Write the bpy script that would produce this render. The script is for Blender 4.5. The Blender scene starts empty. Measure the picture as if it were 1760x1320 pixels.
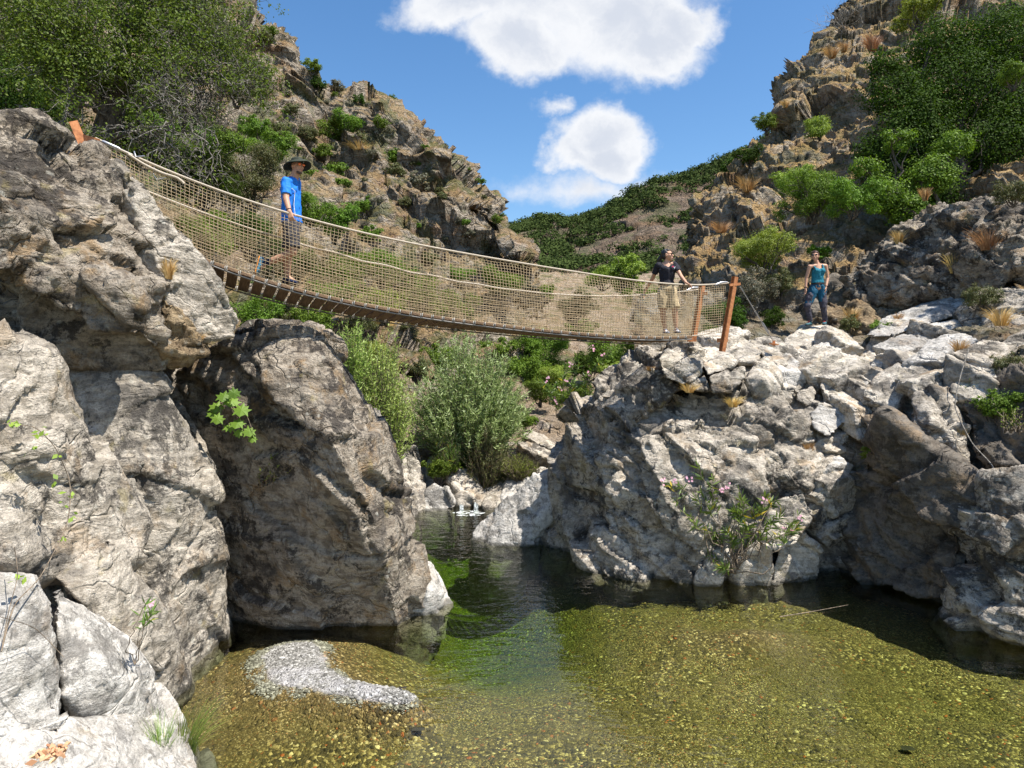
import bpy, bmesh, math, random
import numpy as np
from mathutils import Vector
random.seed(7); np.random.seed(7)
S = bpy.context.scene
COL = S.collection
# ------------------------------------------------------------------ camera
F = 1173.0; CX = 880.0; CY = 620.0; CAMZ = 3.7
cd = bpy.data.cameras.new('camera'); cam = bpy.data.objects.new('camera', cd); COL.objects.link(cam)
cam.location = (0, 0, CAMZ); cam.rotation_euler = (math.radians(90), 0, 0)
cd.sensor_width = 36; cd.lens = 36 * F / 1760; cd.clip_start = 0.1; cd.clip_end = 6000
cd.shift_y = -(660 - CY) / 1760.0
S.camera = cam
S.render.resolution_x, S.render.resolution_y = 1024, 768
# ------------------------------------------------------------------ light
SUN = Vector((0.40, -0.20, 0.88)).normalized()      # towards the sun
elev = math.asin(SUN.z); azim = math.atan2(SUN.x, SUN.y)
sl = bpy.data.lights.new('sun', 'SUN'); sl.energy = 5.0; sl.angle = math.radians(0.53); sl.color = (1.0, 0.95, 0.87)
so = bpy.data.objects.new('sun', sl); COL.objects.link(so)
so.rotation_euler = (-SUN).to_track_quat('-Z', 'Y').to_euler(); so.location = (0, 0, 60)
S.view_settings.view_transform = 'Standard'; S.view_settings.look = 'None'
S.view_settings.exposure = 0.86; S.view_settings.gamma = 1.0
S.cycles.max_bounces = 8; S.cycles.transparent_max_bounces = 16
S.cycles.use_denoising = True

class NT:
    def __init__(s, tree): s.t = tree
    def n(s, typ, **kw):
        nd = s.t.nodes.new(typ); ins = kw.pop('ins', {})
        for k, v in kw.items(): setattr(nd, k, v)
        for k, v in ins.items():
            sk = nd.inputs[k]
            if isinstance(v, bpy.types.NodeSocket): s.t.links.new(v, sk)
            else:
                if hasattr(sk.default_value, '__len__') and hasattr(v, '__len__') and len(sk.default_value) == 4 and len(v) == 3: v = (*v, 1)
                sk.default_value = v
        return nd
    def m(s, op, a, b=0.0, c=0.0, clamp=False):
        nd = s.n('ShaderNodeMath', operation=op, ins={0: a, 1: b, 2: c}); nd.use_clamp = clamp; return nd.outputs[0]
    def vm(s, op, a, b=(0, 0, 0)): return s.n('ShaderNodeVectorMath', operation=op, ins={0: a, 1: b}).outputs[0]
    def noise(s, vec, scale, det=4.0, rough=0.55, dist=0.0):
        return s.n('ShaderNodeTexNoise', ins={'Vector': vec, 'Scale': scale, 'Detail': det, 'Roughness': rough, 'Distortion': dist}).outputs[0]
    def voro(s, vec, scale, feat='F1', out='Distance'):
        return s.n('ShaderNodeTexVoronoi', feature=feat, ins={'Vector': vec, 'Scale': scale}).outputs[out]
    def ramp(s, fac, stops, interp='LINEAR'):
        nd = s.n('ShaderNodeValToRGB'); nd.color_ramp.interpolation = interp
        e = nd.color_ramp.elements
        while len(e) < len(stops): e.new(0.5)
        for el, (p, c) in zip(e, stops):
            el.position = p; el.color = (*c, 1) if hasattr(c, '__len__') else (c, c, c, 1)
        s.t.links.new(fac, nd.inputs[0]); return nd.outputs[0]
    def mix(s, f, a, b, blend='MIX'):
        return s.n('ShaderNodeMix', data_type='RGBA', blend_type=blend, ins={0: f, 6: a, 7: b}).outputs[2]
    def ss(s, x, lo, hi):
        return s.n('ShaderNodeMapRange', interpolation_type='SMOOTHSTEP', ins={0: x, 1: lo, 2: hi}).outputs[0]

# ------------------------------------------------------------------ sky with clouds
W = bpy.data.worlds.new('World'); S.world = W; W.use_nodes = True
W.node_tree.nodes.clear(); w = NT(W.node_tree)
sky = w.n('ShaderNodeTexSky'); sky.sky_type = 'NISHITA'; sky.sun_disc = False
sky.sun_elevation = elev; sky.sun_rotation = azim; sky.air_density = 1.0; sky.dust_density = 0.6; sky.ozone_density = 1.6
hs = w.n('ShaderNodeHueSaturation', ins={'Saturation': 1.25, 'Value': 1.0, 'Color': sky.outputs[0]})
bg1 = w.n('ShaderNodeBackground', ins={'Color': hs.outputs[0], 'Strength': 0.104})
tc = w.n('ShaderNodeTexCoord').outputs['Generated']
sx = w.n('ShaderNodeSeparateXYZ', ins={0: tc})
yy = w.m('MAXIMUM', sx.outputs[1], 0.05)
uu = w.m('DIVIDE', sx.outputs[0], yy); vv = w.m('DIVIDE', sx.outputs[2], yy)
uv = w.n('ShaderNodeCombineXYZ', ins={0: uu, 1: vv, 2: 0.0}).outputs[0]
wn = w.n('ShaderNodeTexNoise', ins={'Vector': uv, 'Scale': 5.0, 'Detail': 6.0, 'Roughness': 0.6})
uvw = w.vm('ADD', uv, w.vm('SCALE', w.vm('SUBTRACT', wn.outputs['Color'], (0.5, 0.5, 0.5))))
W.node_tree.nodes[-1]
for nd in W.node_tree.nodes:
    if nd.type == 'VECT_MATH' and nd.operation == 'SCALE': nd.inputs['Scale'].default_value = 0.16
def blob(px, py, rx, ry, k=1.0):
    a = w.n('ShaderNodeMapping', vector_type='POINT', ins={'Vector': uvw, 'Location': (-(px - CX) / rx, -(CY - py) / ry, 0), 'Scale': (F / rx, F / ry, 1)}).outputs[0]
    l = w.n('ShaderNodeVectorMath', operation='LENGTH', ins={0: a}).outputs['Value']
    return w.m('MULTIPLY', w.m('SUBTRACT', 1.0, l), k)
def mx(*a):
    r = a[0]
    for b in a[1:]: r = w.m('MAXIMUM', r, b)
    return r
mask = mx(blob(900, -40, 230, 130), blob(1060, 20, 200, 125), blob(890, 75, 120, 75), blob(1130, 70, 135, 70), blob(780, 10, 110, 70), blob(1180, 30, 90, 60),
          blob(1000, -160, 500, 190), blob(1022, 228, 80, 64), blob(1040, 262, 70, 56), blob(985, 255, 52, 48, .8), blob(975, 315, 110, 42, .25), blob(952, 180, 34, 18, .35), blob(1010, 330, 190, 42, .4))
sides = mx(blob(2600, 100, 700, 300), blob(-1500, 200, 600, 280), blob(300, -700, 600, 250))
mask = w.m('MAXIMUM', mask, sides)
fn = w.noise(uv, 8.0, 12.0, 0.66); fn2 = w.noise(uv, 3.2, 5.0, 0.6)
dens = w.m('ADD', mask, w.m('MULTIPLY', w.m('SUBTRACT', fn, 0.5), 0.75))
dens = w.m('ADD', dens, w.m('MULTIPLY', w.m('SUBTRACT', fn2, 0.5), 0.25))
cov = w.ss(dens, -0.03, 0.42)
shade = w.ss(w.m('ADD', w.m('MULTIPLY', dens, 0.55), w.m('ADD', w.m('MULTIPLY', w.noise(uvw, 4.5, 5.0, 0.6), 0.7), w.m('MULTIPLY', w.noise(uvw, 13.0, 8.0, 0.65), 0.7))), 0.80, 1.25)
ccol = w.mix(shade, (0.90, 0.91, 0.93), (0.66, 0.70, 0.78))
bg2 = w.n('ShaderNodeBackground', ins={'Color': ccol, 'Strength': 0.60})
ms = w.n('ShaderNodeMixShader', ins={0: w.m('MULTIPLY', cov, 0.96), 1: bg1.outputs[0], 2: bg2.outputs[0]})
w.n('ShaderNodeOutputWorld', ins={0: ms.outputs[0]})

# ------------------------------------------------------------------ numpy helpers
def at(px, py, d): return np.array([(px - CX) / F * d, d, CAMZ + (CY - py) / F * d])
def wat(px, py): return at(px, py, F * CAMZ / (py - CY))
def _h(ix, iy, iz, seed):
    x = (ix.astype(np.int64) * 374761393 + iy.astype(np.int64) * 668265263 + iz.astype(np.int64) * 2147483647 + seed * 974634777) & 0xffffffff
    x = ((x ^ (x >> 13)) * 1274126177) & 0xffffffff
    x = ((x ^ (x >> 16)) * 2246822519) & 0xffffffff
    return ((x ^ (x >> 15)) & 0xffffff) / float(0x1000000)
def vnoise(p, seed=0):
    i = np.floor(p).astype(np.int64); f = p - i; f = f * f * f * (f * (f * 6 - 15) + 10)
    r = 0
    for a in (0, 1):
        for b in (0, 1):
            for c in (0, 1):
                wgt = (f[:, 0] if a else 1 - f[:, 0]) * (f[:, 1] if b else 1 - f[:, 1]) * (f[:, 2] if c else 1 - f[:, 2])
                r = r + wgt * _h(i[:, 0] + a, i[:, 1] + b, i[:, 2] + c, seed)
    return r * 2 - 1
def fbm(p, seed=0, oct=4, g=0.5):
    r = 0; a = 1.0; q = p
    for o in range(oct):
        r = r + a * vnoise(q, seed + o * 17); q = q * 2.03 + 11.3; a *= g
    return r
def facet(p, seed=0, jit=0.9):
    """blocky displacement: every voronoi cell is its own tilted plane; returns (height, edge distance)"""
    i = np.floor(p).astype(np.int64); n = len(p)
    d1 = np.full(n, 9.0); d2 = np.full(n, 9.0); hh = np.zeros(n)
    for a in (-1, 0, 1):
        for b in (-1, 0, 1):
            for c in (-1, 0, 1):
                x, y, z = i[:, 0] + a, i[:, 1] + b, i[:, 2] + c
                cx = x + 0.5 + jit * (_h(x, y, z, seed) - .5); cy = y + 0.5 + jit * (_h(x, y, z, seed + 1) - .5); cz = z + 0.5 + jit * (_h(x, y, z, seed + 2) - .5)
                dx, dy, dz = p[:, 0] - cx, p[:, 1] - cy, p[:, 2] - cz
                d = np.sqrt(dx * dx + dy * dy + dz * dz)
                h = (dx * (_h(x, y, z, seed + 3) - .5) + dy * (_h(x, y, z, seed + 4) - .5) + dz * (_h(x, y, z, seed + 5) - .5)) * 2 + (_h(x, y, z, seed + 6) - .5) * 1.1
                m = d < d1
                d2 = np.where(m, d1, np.minimum(d2, d)); hh = np.where(m, h, hh); d1 = np.where(m, d, d1)
    return hh, d2 - d1
def strata(p, nrm, k):
    """stretch space along nrm by k so that cells become slabs"""
    nrm = np.array(nrm, float); nrm /= np.linalg.norm(nrm)
    t = p @ nrm
    return p + np.outer(t * (k - 1), nrm)
def norm_of(v, faces4):
    e1 = v[faces4[:, 2]] - v[faces4[:, 0]]; e2 = v[faces4[:, 3]] - v[faces4[:, 1]]
    fnm = np.cross(e1, e2); vn = np.zeros_like(v)
    for k in range(4): np.add.at(vn, faces4[:, k], fnm)
    return vn / (np.linalg.norm(vn, axis=1)[:, None] + 1e-12)
def mesh_from(name, v, faces, smooth=True, mats=None):
    """faces: (n,k) array"""
    faces = np.asarray(faces, np.int32); v = np.asarray(v, np.float32)
    me = bpy.data.meshes.new(name)
    me.vertices.add(len(v)); me.vertices.foreach_set('co', v.ravel())
    k = faces.shape[1]
    me.loops.add(faces.size); me.loops.foreach_set('vertex_index', faces.ravel())
    me.polygons.add(len(faces)); me.polygons.foreach_set('loop_start', np.arange(0, faces.size, k, dtype=np.int32))
    if hasattr(me.polygons[0], 'loop_total'):
        try: me.polygons.foreach_set('loop_total', np.full(len(faces), k, np.int32))
        except Exception: pass
    me.polygons.foreach_set('use_smooth', np.full(len(faces), bool(smooth)))
    me.update(calc_edges=True); me.validate()
    return me
def link(name, me, mat=None, parent=None, loc=(0, 0, 0), rz=0.0, sc=None):
    o = bpy.data.objects.new(name, me); COL.objects.link(o)
    o.location = loc; o.rotation_euler = (0, 0, rz)
    if sc is not None: o.scale = sc if hasattr(sc, '__len__') else (sc, sc, sc)
    if mat is not None and me is not None and len(me.materials) == 0: me.materials.append(mat)
    if parent is not None: o.parent = parent
    return o
def tag(o, label=None, cat=None, group=None, kind=None):
    if label: o['label'] = label
    if cat: o['category'] = cat
    if group: o['group'] = group
    if kind: o['kind'] = kind
    return o
def empty(name, loc, label, cat, group=None, rz=0.0):
    o = bpy.data.objects.new(name, None); COL.objects.link(o); o.location = loc; o.rotation_euler = (0, 0, rz)
    o.empty_display_size = 0.2
    return tag(o, label, cat, group)
def recenter(v):
    c = np.array([(v[:, 0].min() + v[:, 0].max()) / 2, (v[:, 1].min() + v[:, 1].max()) / 2, v[:, 2].min()])
    return v - c, tuple(float(x) for x in c)

# ------------------------------------------------------------------ materials
def new_mat(name):
    m = bpy.data.materials.new(name); m.use_nodes = True; m.node_tree.nodes.clear()
    return m, NT(m.node_tree)
def finish(t, sh, disp=None):
    t.n('ShaderNodeOutputMaterial', ins={0: sh})
def rock_mat(name, light, mid, dark, al=0.84, dk=0.5, warm=(0.42, 0.27, 0.13), wk=0.25, lichen=0.25, sc=1.0, bump=0.6, moss=0.0, wet=True):
    m, t = new_mat(name)
    light, mid, dark, warm = [tuple(x * al for x in q) for q in (light, mid, dark, warm)]
    p = t.n('ShaderNodeNewGeometry').outputs['Position']
    wv = t.n('ShaderNodeTexNoise', ins={'Vector': p, 'Scale': 1.6 * sc, 'Detail': 3.0})
    pw = t.n('ShaderNodeVectorMath', operation='MULTIPLY_ADD', ins={0: wv.outputs['Color'], 1: (0.35 / sc,) * 3, 2: p}).outputs[0]
    big = t.noise(pw, 1.1 * sc, 5, 0.6); medn = t.noise(pw, 5.5 * sc, 6, 0.68); fine = t.noise(p, 26 * sc, 5, 0.7); vfine = t.noise(p, 85 * sc, 3, 0.7)
    st = t.noise(t.n('ShaderNodeMapping', ins={'Vector': pw, 'Rotation': (0.5, 0.9, 0.2), 'Scale': (1.2, 1.2, 9.0)}).outputs[0], 1.6 * sc, 4, 0.6)
    f1 = t.m('ADD', t.m('MULTIPLY', medn, 0.6), t.m('MULTIPLY', st, 0.4))
    c = t.mix(t.ss(f1, 0.42, 0.56), mid, light)
    c = t.mix(t.m('MULTIPLY', t.ss(t.m('ADD', t.m('MULTIPLY', big, 0.55), t.m('MULTIPLY', medn, 0.45)), 0.50, 0.62), dk), c, dark)
    # dark lichen crust in ragged patches
    lk = t.m('MULTIPLY', t.ss(t.m('ADD', t.m('MULTIPLY', t.noise(pw, 3.0 * sc, 9, 0.80), 0.7), t.m('MULTIPLY', t.noise(p, 0.8 * sc, 3), 0.3)), 0.515, 0.555), dk)
    c = t.mix(lk, c, tuple(x * 0.75 for x in dark))
    c = t.mix(t.m('MULTIPLY', t.ss(t.noise(pw, 2.1 * sc, 5, 0.65), 0.54, 0.68), wk), c, warm)
    # pale lichen spots
    vs = t.voro(pw, 7.0 * sc); sel = t.ss(t.noise(p, 1.7 * sc, 3), 0.48, 0.6)
    sp = t.m('MULTIPLY', t.m('MULTIPLY', t.ss(t.m('ADD', vs, t.m('MULTIPLY', fine, 0.35)), 0.44, 0.34), sel), lichen)
    c = t.mix(sp, c, (0.58, 0.56, 0.48))
    c = t.mix(t.m('MULTIPLY', t.ss(t.noise(p, 3.3 * sc, 4), 0.62, 0.72), lichen * 0.6), c, (0.42, 0.34, 0.12))
    if moss: c = t.mix(t.m('MULTIPLY', t.ss(t.noise(pw, 1.3 * sc, 6, 0.7), 0.52, 0.6), moss), c, (0.09, 0.10, 0.03))
    c = t.mix(0.7, c, t.ramp(fine, [(0.30, 0.35), (0.45, 0.95), (0.70, 1.3)]), 'MULTIPLY')
    c = t.mix(0.6, c, t.ramp(vfine, [(0.30, 0.55), (0.5, 1.0), (0.75, 1.3)]), 'MULTIPLY')
    rough = 0.85
    if wet:   # dark damp band just above the water line
        z = t.n('ShaderNodeSeparateXYZ', ins={0: p}).outputs[2]
        zz = t.m('ADD', z, t.m('MULTIPLY', t.m('SUBTRACT', medn, 0.5), 0.10))
        wb = t.ss(zz, 0.075, 0.03)
        c = t.mix(t.m('MULTIPLY', wb, 0.7), c, (0.045, 0.042, 0.03))
    cr = t.voro(t.n('ShaderNodeVectorMath', operation='MULTIPLY_ADD', ins={0: wv.outputs['Color'], 1: (0.8 / sc,) * 3, 2: p}).outputs[0], 0.9 * sc, 'DISTANCE_TO_EDGE')
    crk = t.m('MAXIMUM', t.ss(cr, 0.0, 0.02), t.ss(big, 0.50, 0.56))
    cr2 = t.m('MAXIMUM', t.ss(t.voro(pw, 2.6 * sc, 'DISTANCE_TO_EDGE'), 0.0, 0.03), t.ss(t.noise(p, 1.5 * sc, 3), 0.46, 0.52))
    hgt = t.m('ADD', t.m('MULTIPLY', medn, 0.9), t.m('MULTIPLY', fine, 0.40))
    hgt = t.m('ADD', hgt, t.m('MULTIPLY', vfine, 0.12))
    hgt = t.m('ADD', hgt, t.m('MULTIPLY', crk, 0.35)); hgt = t.m('ADD', hgt, t.m('MULTIPLY', cr2, 0.10))
    hgt = t.m('ADD', hgt, t.m('MULTIPLY', st, 0.5))
    b = t.n('ShaderNodeBump', ins={'Strength': bump, 'Distance': 0.14 / sc, 'Height': hgt})
    bs = t.n('ShaderNodeBsdfPrincipled', ins={'Base Color': c, 'Roughness': rough, 'Normal': b.outputs[0], 'Specular IOR Level': 0.25})
    finish(t, bs.outputs[0]); return m
M = {}
M['grey'] = rock_mat('grey_rock', (0.63, 0.56, 0.465), (0.31, 0.27, 0.215), (0.078, 0.070, 0.062), dk=0.84, warm=(0.44, 0.31, 0.18), wk=0.4, lichen=0.45, bump=0.75)
M['pale'] = rock_mat('pale_rock', (0.71, 0.64, 0.54), (0.43, 0.38, 0.305), (0.12, 0.107, 0.095), dk=0.68, warm=(0.50, 0.33, 0.17), wk=0.45, lichen=0.3, bump=0.65)
M['white'] = rock_mat('bleached_rock', (0.66, 0.625, 0.57), (0.44, 0.41, 0.365), (0.17, 0.157, 0.14), dk=0.62, wk=0.2, lichen=0.1, bump=0.6)
M['brown'] = rock_mat('brown_rock', (0.44, 0.33, 0.20), (0.24, 0.17, 0.10), (0.065, 0.05, 0.036), dk=0.75, wk=0.6, lichen=0.35, bump=0.9)
M['weathered'] = rock_mat('weathered_rock', (0.54, 0.465, 0.37), (0.25, 0.205, 0.155), (0.058, 0.049, 0.043), dk=0.85, wk=0.65, lichen=0.55, bump=1.0)
M['dark'] = rock_mat('shade_toned_rock', (0.21, 0.18, 0.145), (0.12, 0.10, 0.078), (0.04, 0.034, 0.028), dk=0.6, wk=0.35, lichen=0.08, bump=0.5)  # albedo lowered for rocks lying in shade, so part of their shade is colour
M['hill'] = M['weathered']

# ------------------------------------------------------------------ rocks
def displace_rock(v, nm, amp, seed, style, sdir=(0.5, -0.2, 0.85)):
    p = v + 37.0
    wob = np.stack([vnoise(p * 0.9, seed + 5), vnoise(p * 0.9, seed + 6), vnoise(p * 0.9, seed + 7)], 1) * 0.25
    q = strata(p + wob, sdir, 2.0)
    if style == 'smooth':
        h1, e1 = facet(q / 1.5, seed); h2, e2 = facet(q / 0.5, seed + 20)
        k = np.clip(fbm(p / 1.3, seed + 50, 2) * 2.2 + 0.1, 0, 1)
        h3, e3 = facet(q / 0.2, seed + 40)
        d = 0.21 * h1 * (0.6 + 0.4 * k) + 0.075 * h2 * (0.2 + 0.8 * k) + 0.018 * h3 + 0.075 * fbm(p / 1.7, seed + 9, 3, .45) + 0.016 * fbm(p / 0.13, seed + 3, 3)
        d -= 0.07 * k * np.exp(-(e1 / 0.03) ** 2)
    elif style == 'rough':
        h1, e1 = facet(q / 1.1, seed); h2, e2 = facet(q / 0.38, seed + 20); h3, e3 = facet(q / 0.15, seed + 40)
        d = 0.15 * h1 + 0.065 * h2 + 0.028 * h3 + 0.08 * fbm(p / 0.8, seed + 9, 4) + 0.02 * fbm(p / 0.12, seed + 3, 2)
        d -= 0.05 * np.exp(-(e1 / 0.05) ** 2)
    elif style == 'angular':
        h0, e0 = facet(q / 2.1, seed + 60); h1, e1 = facet(q / 0.95, seed); h2, e2 = facet(q / 0.36, seed + 20); h3, e3 = facet(q / 0.14, seed + 40)
        k = np.clip(fbm(p / 1.5, seed + 50, 2) * 2.0 + 0.45, 0, 1)
        d = 0.22 * h0 + 0.15 * h1 * (0.4 + 0.6 * k) + 0.060 * h2 * k + 0.014 * h3 + 0.012 * fbm(p / 0.13, seed + 3, 3) + 0.03 * fbm(p / 0.9, seed + 9, 2)
        d -= 0.05 * np.exp(-(e1 / 0.03) ** 2) * k
    else:   # blocky
        h1, e1 = facet(q / 0.9, seed); h2, e2 = facet(q / 0.33, seed + 20)
        d = 0.075 * h1 + 0.03 * h2 + 0.03 * fbm(p / 0.6, seed + 9, 3) + 0.012 * fbm(p / 0.12, seed + 3, 2)
        d -= 0.05 * np.exp(-(e1 / 0.04) ** 2)
    return v + nm * (d * amp)[:, None]
def remesh_hulls(hulls, voxel, smooth_it=2):
    bm = bmesh.new()
    for pts in hulls:
        vs = [bm.verts.new(tuple(float(c) for c in p)) for p in pts]
        r = bmesh.ops.convex_hull(bm, input=vs)
        junk = [g for g in set(r['geom_interior'] + r['geom_unused']) if isinstance(g, bmesh.types.BMVert) and g.is_valid]
        bmesh.ops.delete(bm, geom=junk, context='VERTS')
    bmesh.ops.recalc_face_normals(bm, faces=bm.faces)
    me = bpy.data.meshes.new('tmp'); bm.to_mesh(me); bm.free()
    o = bpy.data.objects.new('tmp', me); COL.objects.link(o)
    md = o.modifiers.new('r', 'REMESH'); md.mode = 'VOXEL'; md.voxel_size = voxel; md.use_smooth_shade = True
    if smooth_it:
        sm = o.modifiers.new('s', 'SMOOTH'); sm.factor = 0.5; sm.iterations = smooth_it
    dg = bpy.context.evaluated_depsgraph_get(); ev = o.evaluated_get(dg); m2 = ev.to_mesh()
    n = len(m2.vertices); v = np.empty(n * 3, np.float32); m2.vertices.foreach_get('co', v); v = v.reshape(-1, 3).astype(float)
    nf = len(m2.polygons); lt = np.empty(nf, np.int32); m2.polygons.foreach_get('loop_total', lt)
    li = np.empty(len(m2.loops), np.int32); m2.loops.foreach_get('vertex_index', li)
    ls = np.empty(nf, np.int32); m2.polygons.foreach_get('loop_start', ls)
    q = lt == 4; f = np.stack([li[ls[q] + k] for k in range(4)], 1)
    ev.to_mesh_clear(); bpy.data.objects.remove(o); bpy.data.meshes.remove(me)
    return v, f
RS = [100]
def build_rock(name, hulls, mat, label, voxel=0.05, amp=1.0, style='smooth', cat='boulder', group=None, sdir=(0.5, -0.2, 0.85), smooth_it=2, seed=None):
    if seed is None: RS[0] += 7; seed = RS[0]
    v, f = remesh_hulls(hulls, voxel, smooth_it)
    nm = norm_of(v, f)
    v = displace_rock(v, nm, amp, seed, style, sdir)
    # drop what lies deep under the water or inside the ground
    v2, c = recenter(v)
    me = mesh_from(name, v2, f, smooth=True)
    o = link(name, me, M[mat], loc=c)
    tag(o, label, cat, group); return o
def front(pts, T=1.2, shrink=0.72, sink=1.0):
    """visible outline (px,py,depth) -> closed hull points with the body of the rock behind it"""
    P = [at(*p) for p in pts]; out = list(P); c = np.mean([(p[0], p[1]) for p in pts], axis=0)
    dm = np.mean([p[2] for p in pts])
    for (px, py, d) in pts:
        out.append(at(c[0] + (px - c[0]) * shrink, c[1] + (py - c[1]) * shrink, d + T))
    for p in P:
        if p[2] < 0.3: out.append(np.array([p[0], p[1], -sink])); out.append(np.array([p[0], p[1] + 0.8, -sink]))
    return out
# ------------------------------------------------------------------ lofted terrain
def crom(a, n):
    """resample array a (k, ...) to n samples, monotone-ish catmull-rom"""
    k = len(a); t = np.linspace(0, k - 1, n); i = np.minimum(t.astype(int), k - 2); f = (t - i)
    f = f.reshape([-1] + [1] * (a.ndim - 1))
    p0 = a[np.maximum(i - 1, 0)]; p1 = a[i]; p2 = a[i + 1]; p3 = a[np.minimum(i + 2, k - 1)]
    m1 = (p2 - p0) * 0.5 * 0.7; m2 = (p3 - p1) * 0.5 * 0.7
    return (2*f**3 - 3*f**2 + 1) * p1 + (f**3 - 2*f**2 + f) * m1 + (-2*f**3 + 3*f**2) * p2 + (f**3 - f**2) * m2
def loft(name, ctrl, nu, nv, dispf=None, mat=None):
    g = np.array([[at(*c) for c in row] for row in ctrl])          # rows x cols x 3
    g = crom(g, nu); g = crom(np.swapaxes(g, 0, 1), nv)            # nv x nu x 3
    a, b = g.shape[:2]; v = g.reshape(-1, 3)
    idx = np.arange(a * b).reshape(a, b)
    f = np.stack([idx[:-1, :-1], idx[1:, :-1], idx[1:, 1:], idx[:-1, 1:]], -1).reshape(-1, 4)
    nm = norm_of(v, f)
    # normals point to the camera side
    mid = v.mean(0); s = np.sign(((np.array([0, 0, CAMZ]) - v) * nm).sum(1).mean())
    if s < 0: nm = -nm; f = f[:, ::-1]
    if dispf is not None: v = dispf(v, nm)
    return v, f, nm
def d_crag(v, nm, A=1.0, L=1.0, seed=1, sdir=(0.35, -0.25, 0.9)):
    p = v + 91.0
    q = p + np.stack([vnoise(p / (3 * L), seed + 5), vnoise(p / (3 * L), seed + 6), vnoise(p / (3 * L), seed + 7)], 1) * 0.9 * L
    q = strata(q, sdir, 2.2)
    h1, e1 = facet(q / (5.5 * L), seed); h2, e2 = facet(q / (1.9 * L), seed + 20); h3, e3 = facet(q / (0.7 * L), seed + 30)
    d = 1.4 * h1 + 0.55 * h2 + 0.15 * h3 + 0.9 * fbm(p / (6 * L), seed + 9, 5, 0.55)
    return v + nm * (d * A * L)[:, None]

# ground: a sheet that reaches the horizon, everything stands on or above it
GROUND_MAT, t = new_mat('dry_ground')
p = t.n('ShaderNodeNewGeometry').outputs['Position']
c = t.mix(t.ss(t.noise(p, 0.25, 6, 0.7), 0.4, 0.6), (0.23, 0.17, 0.09), (0.08, 0.10, 0.03))
finish(t, t.n('ShaderNodeBsdfPrincipled', ins={'Base Color': c, 'Roughness': 0.95}).outputs[0])
gv = np.array([[-3000, -3000, -2.2], [3000, -3000, -2.2], [3000, 3000, -2.2], [-3000, 3000, -2.2]], float)
g_o = link('ground', mesh_from('ground', gv, [[0, 1, 2, 3]], smooth=False), GROUND_MAT); tag(g_o, kind='structure')

# hillside materials: rock, dry grass and scrub by slope and noise
def hill_mat(name, rock=(0.32, 0.27, 0.21), rock2=(0.56, 0.50, 0.42), dark=(0.06, 0.05, 0.042), grass=(0.46, 0.28, 0.10), green=(0.06, 0.085, 0.02), gk=0.7, vk=0.6, sc=1.0, bump=1.0):
    m, t = new_mat(name)
    geo = t.n('ShaderNodeNewGeometry'); p = geo.outputs['Position']
    wv = t.n('ShaderNodeTexNoise', ins={'Vector': p, 'Scale': 0.5 * sc, 'Detail': 4.0})
    pw = t.n('ShaderNodeVectorMath', operation='MULTIPLY_ADD', ins={0: wv.outputs['Color'], 1: (1.0 / sc,) * 3, 2: p}).outputs[0]
    n1 = t.noise(pw, 0.9 * sc, 7, 0.7); n2 = t.noise(pw, 3.5 * sc, 6, 0.7); n3 = t.noise(p, 12 * sc, 4, 0.7)
    st = t.noise(t.n('ShaderNodeMapping', ins={'Vector': pw, 'Rotation': (0.35, 0.4, 0), 'Scale': (1, 1, 7)}).outputs[0], 0.6 * sc, 5, 0.65)
    c = t.mix(t.ss(t.m('ADD', t.m('MULTIPLY', n2, 0.5), t.m('MULTIPLY', st, 0.5)), 0.42, 0.58), rock, rock2)
    c = t.mix(t.m('MULTIPLY', t.ss(n1, 0.52, 0.62), 0.75), c, dark)
    c = t.mix(t.m('MULTIPLY', t.ss(n3, 0.56, 0.66), 0.5), c, dark)
    c = t.mix(t.m('MULTIPLY', t.ss(t.noise(pw, 0.5 * sc, 4), 0.52, 0.66), 0.6), c, (0.36, 0.20, 0.10))
    nz = t.n('ShaderNodeSeparateXYZ', ins={0: geo.outputs['Normal']}).outputs[2]
    gm = t.ss(t.m('ADD', nz, t.m('MULTIPLY', t.m('SUBTRACT', t.noise(p, 0.8 * sc, 5, 0.65), 0.5), 1.6)), 0.32, 0.68)
    c = t.mix(t.m('MULTIPLY', gm, gk), c, t.mix(t.ss(t.noise(p, 6 * sc, 4), 0.42, 0.6), grass, tuple(x * 0.55 for x in grass)))
    gr = t.ss(t.noise(p, 0.42 * sc, 6, 0.72), 0.50, 0.58)
    c = t.mix(t.m('MULTIPLY', gr, vk), c, t.mix(n3, green, tuple(x * 1.8 for x in green)))
    c = t.mix(1.0, c, (0.86, 0.86, 0.86), 'MULTIPLY')
    h = t.m('ADD', t.m('ADD', t.m('MULTIPLY', n2, 0.9), t.m('MULTIPLY', n3, 0.35)), t.m('MULTIPLY', st, 0.8))
    h = t.m('ADD', h, t.m('MULTIPLY', t.ss(t.voro(pw, 1.1 * sc, 'DISTANCE_TO_EDGE'), 0, 0.05), 0.25))
    b = t.n('ShaderNodeBump', ins={'Strength': bump, 'Distance': 0.5 / sc, 'Height': h})
    finish(t, t.n('ShaderNodeBsdfPrincipled', ins={'Base Color': c, 'Roughness': 0.92, 'Normal': b.outputs[0], 'Specular IOR Level': 0.15}).outputs[0]); return m
M['hillL'] = hill_mat('left_hill', rock=(0.30, 0.25, 0.19), rock2=(0.60, 0.52, 0.42), grass=(0.46, 0.31, 0.14), vk=0.6)
M['hillR'] = hill_mat('right_cliff', rock=(0.42, 0.33, 0.23), rock2=(0.62, 0.54, 0.43), grass=(0.58, 0.38, 0.16), vk=0.35, gk=0.85, sc=1.8)
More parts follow.
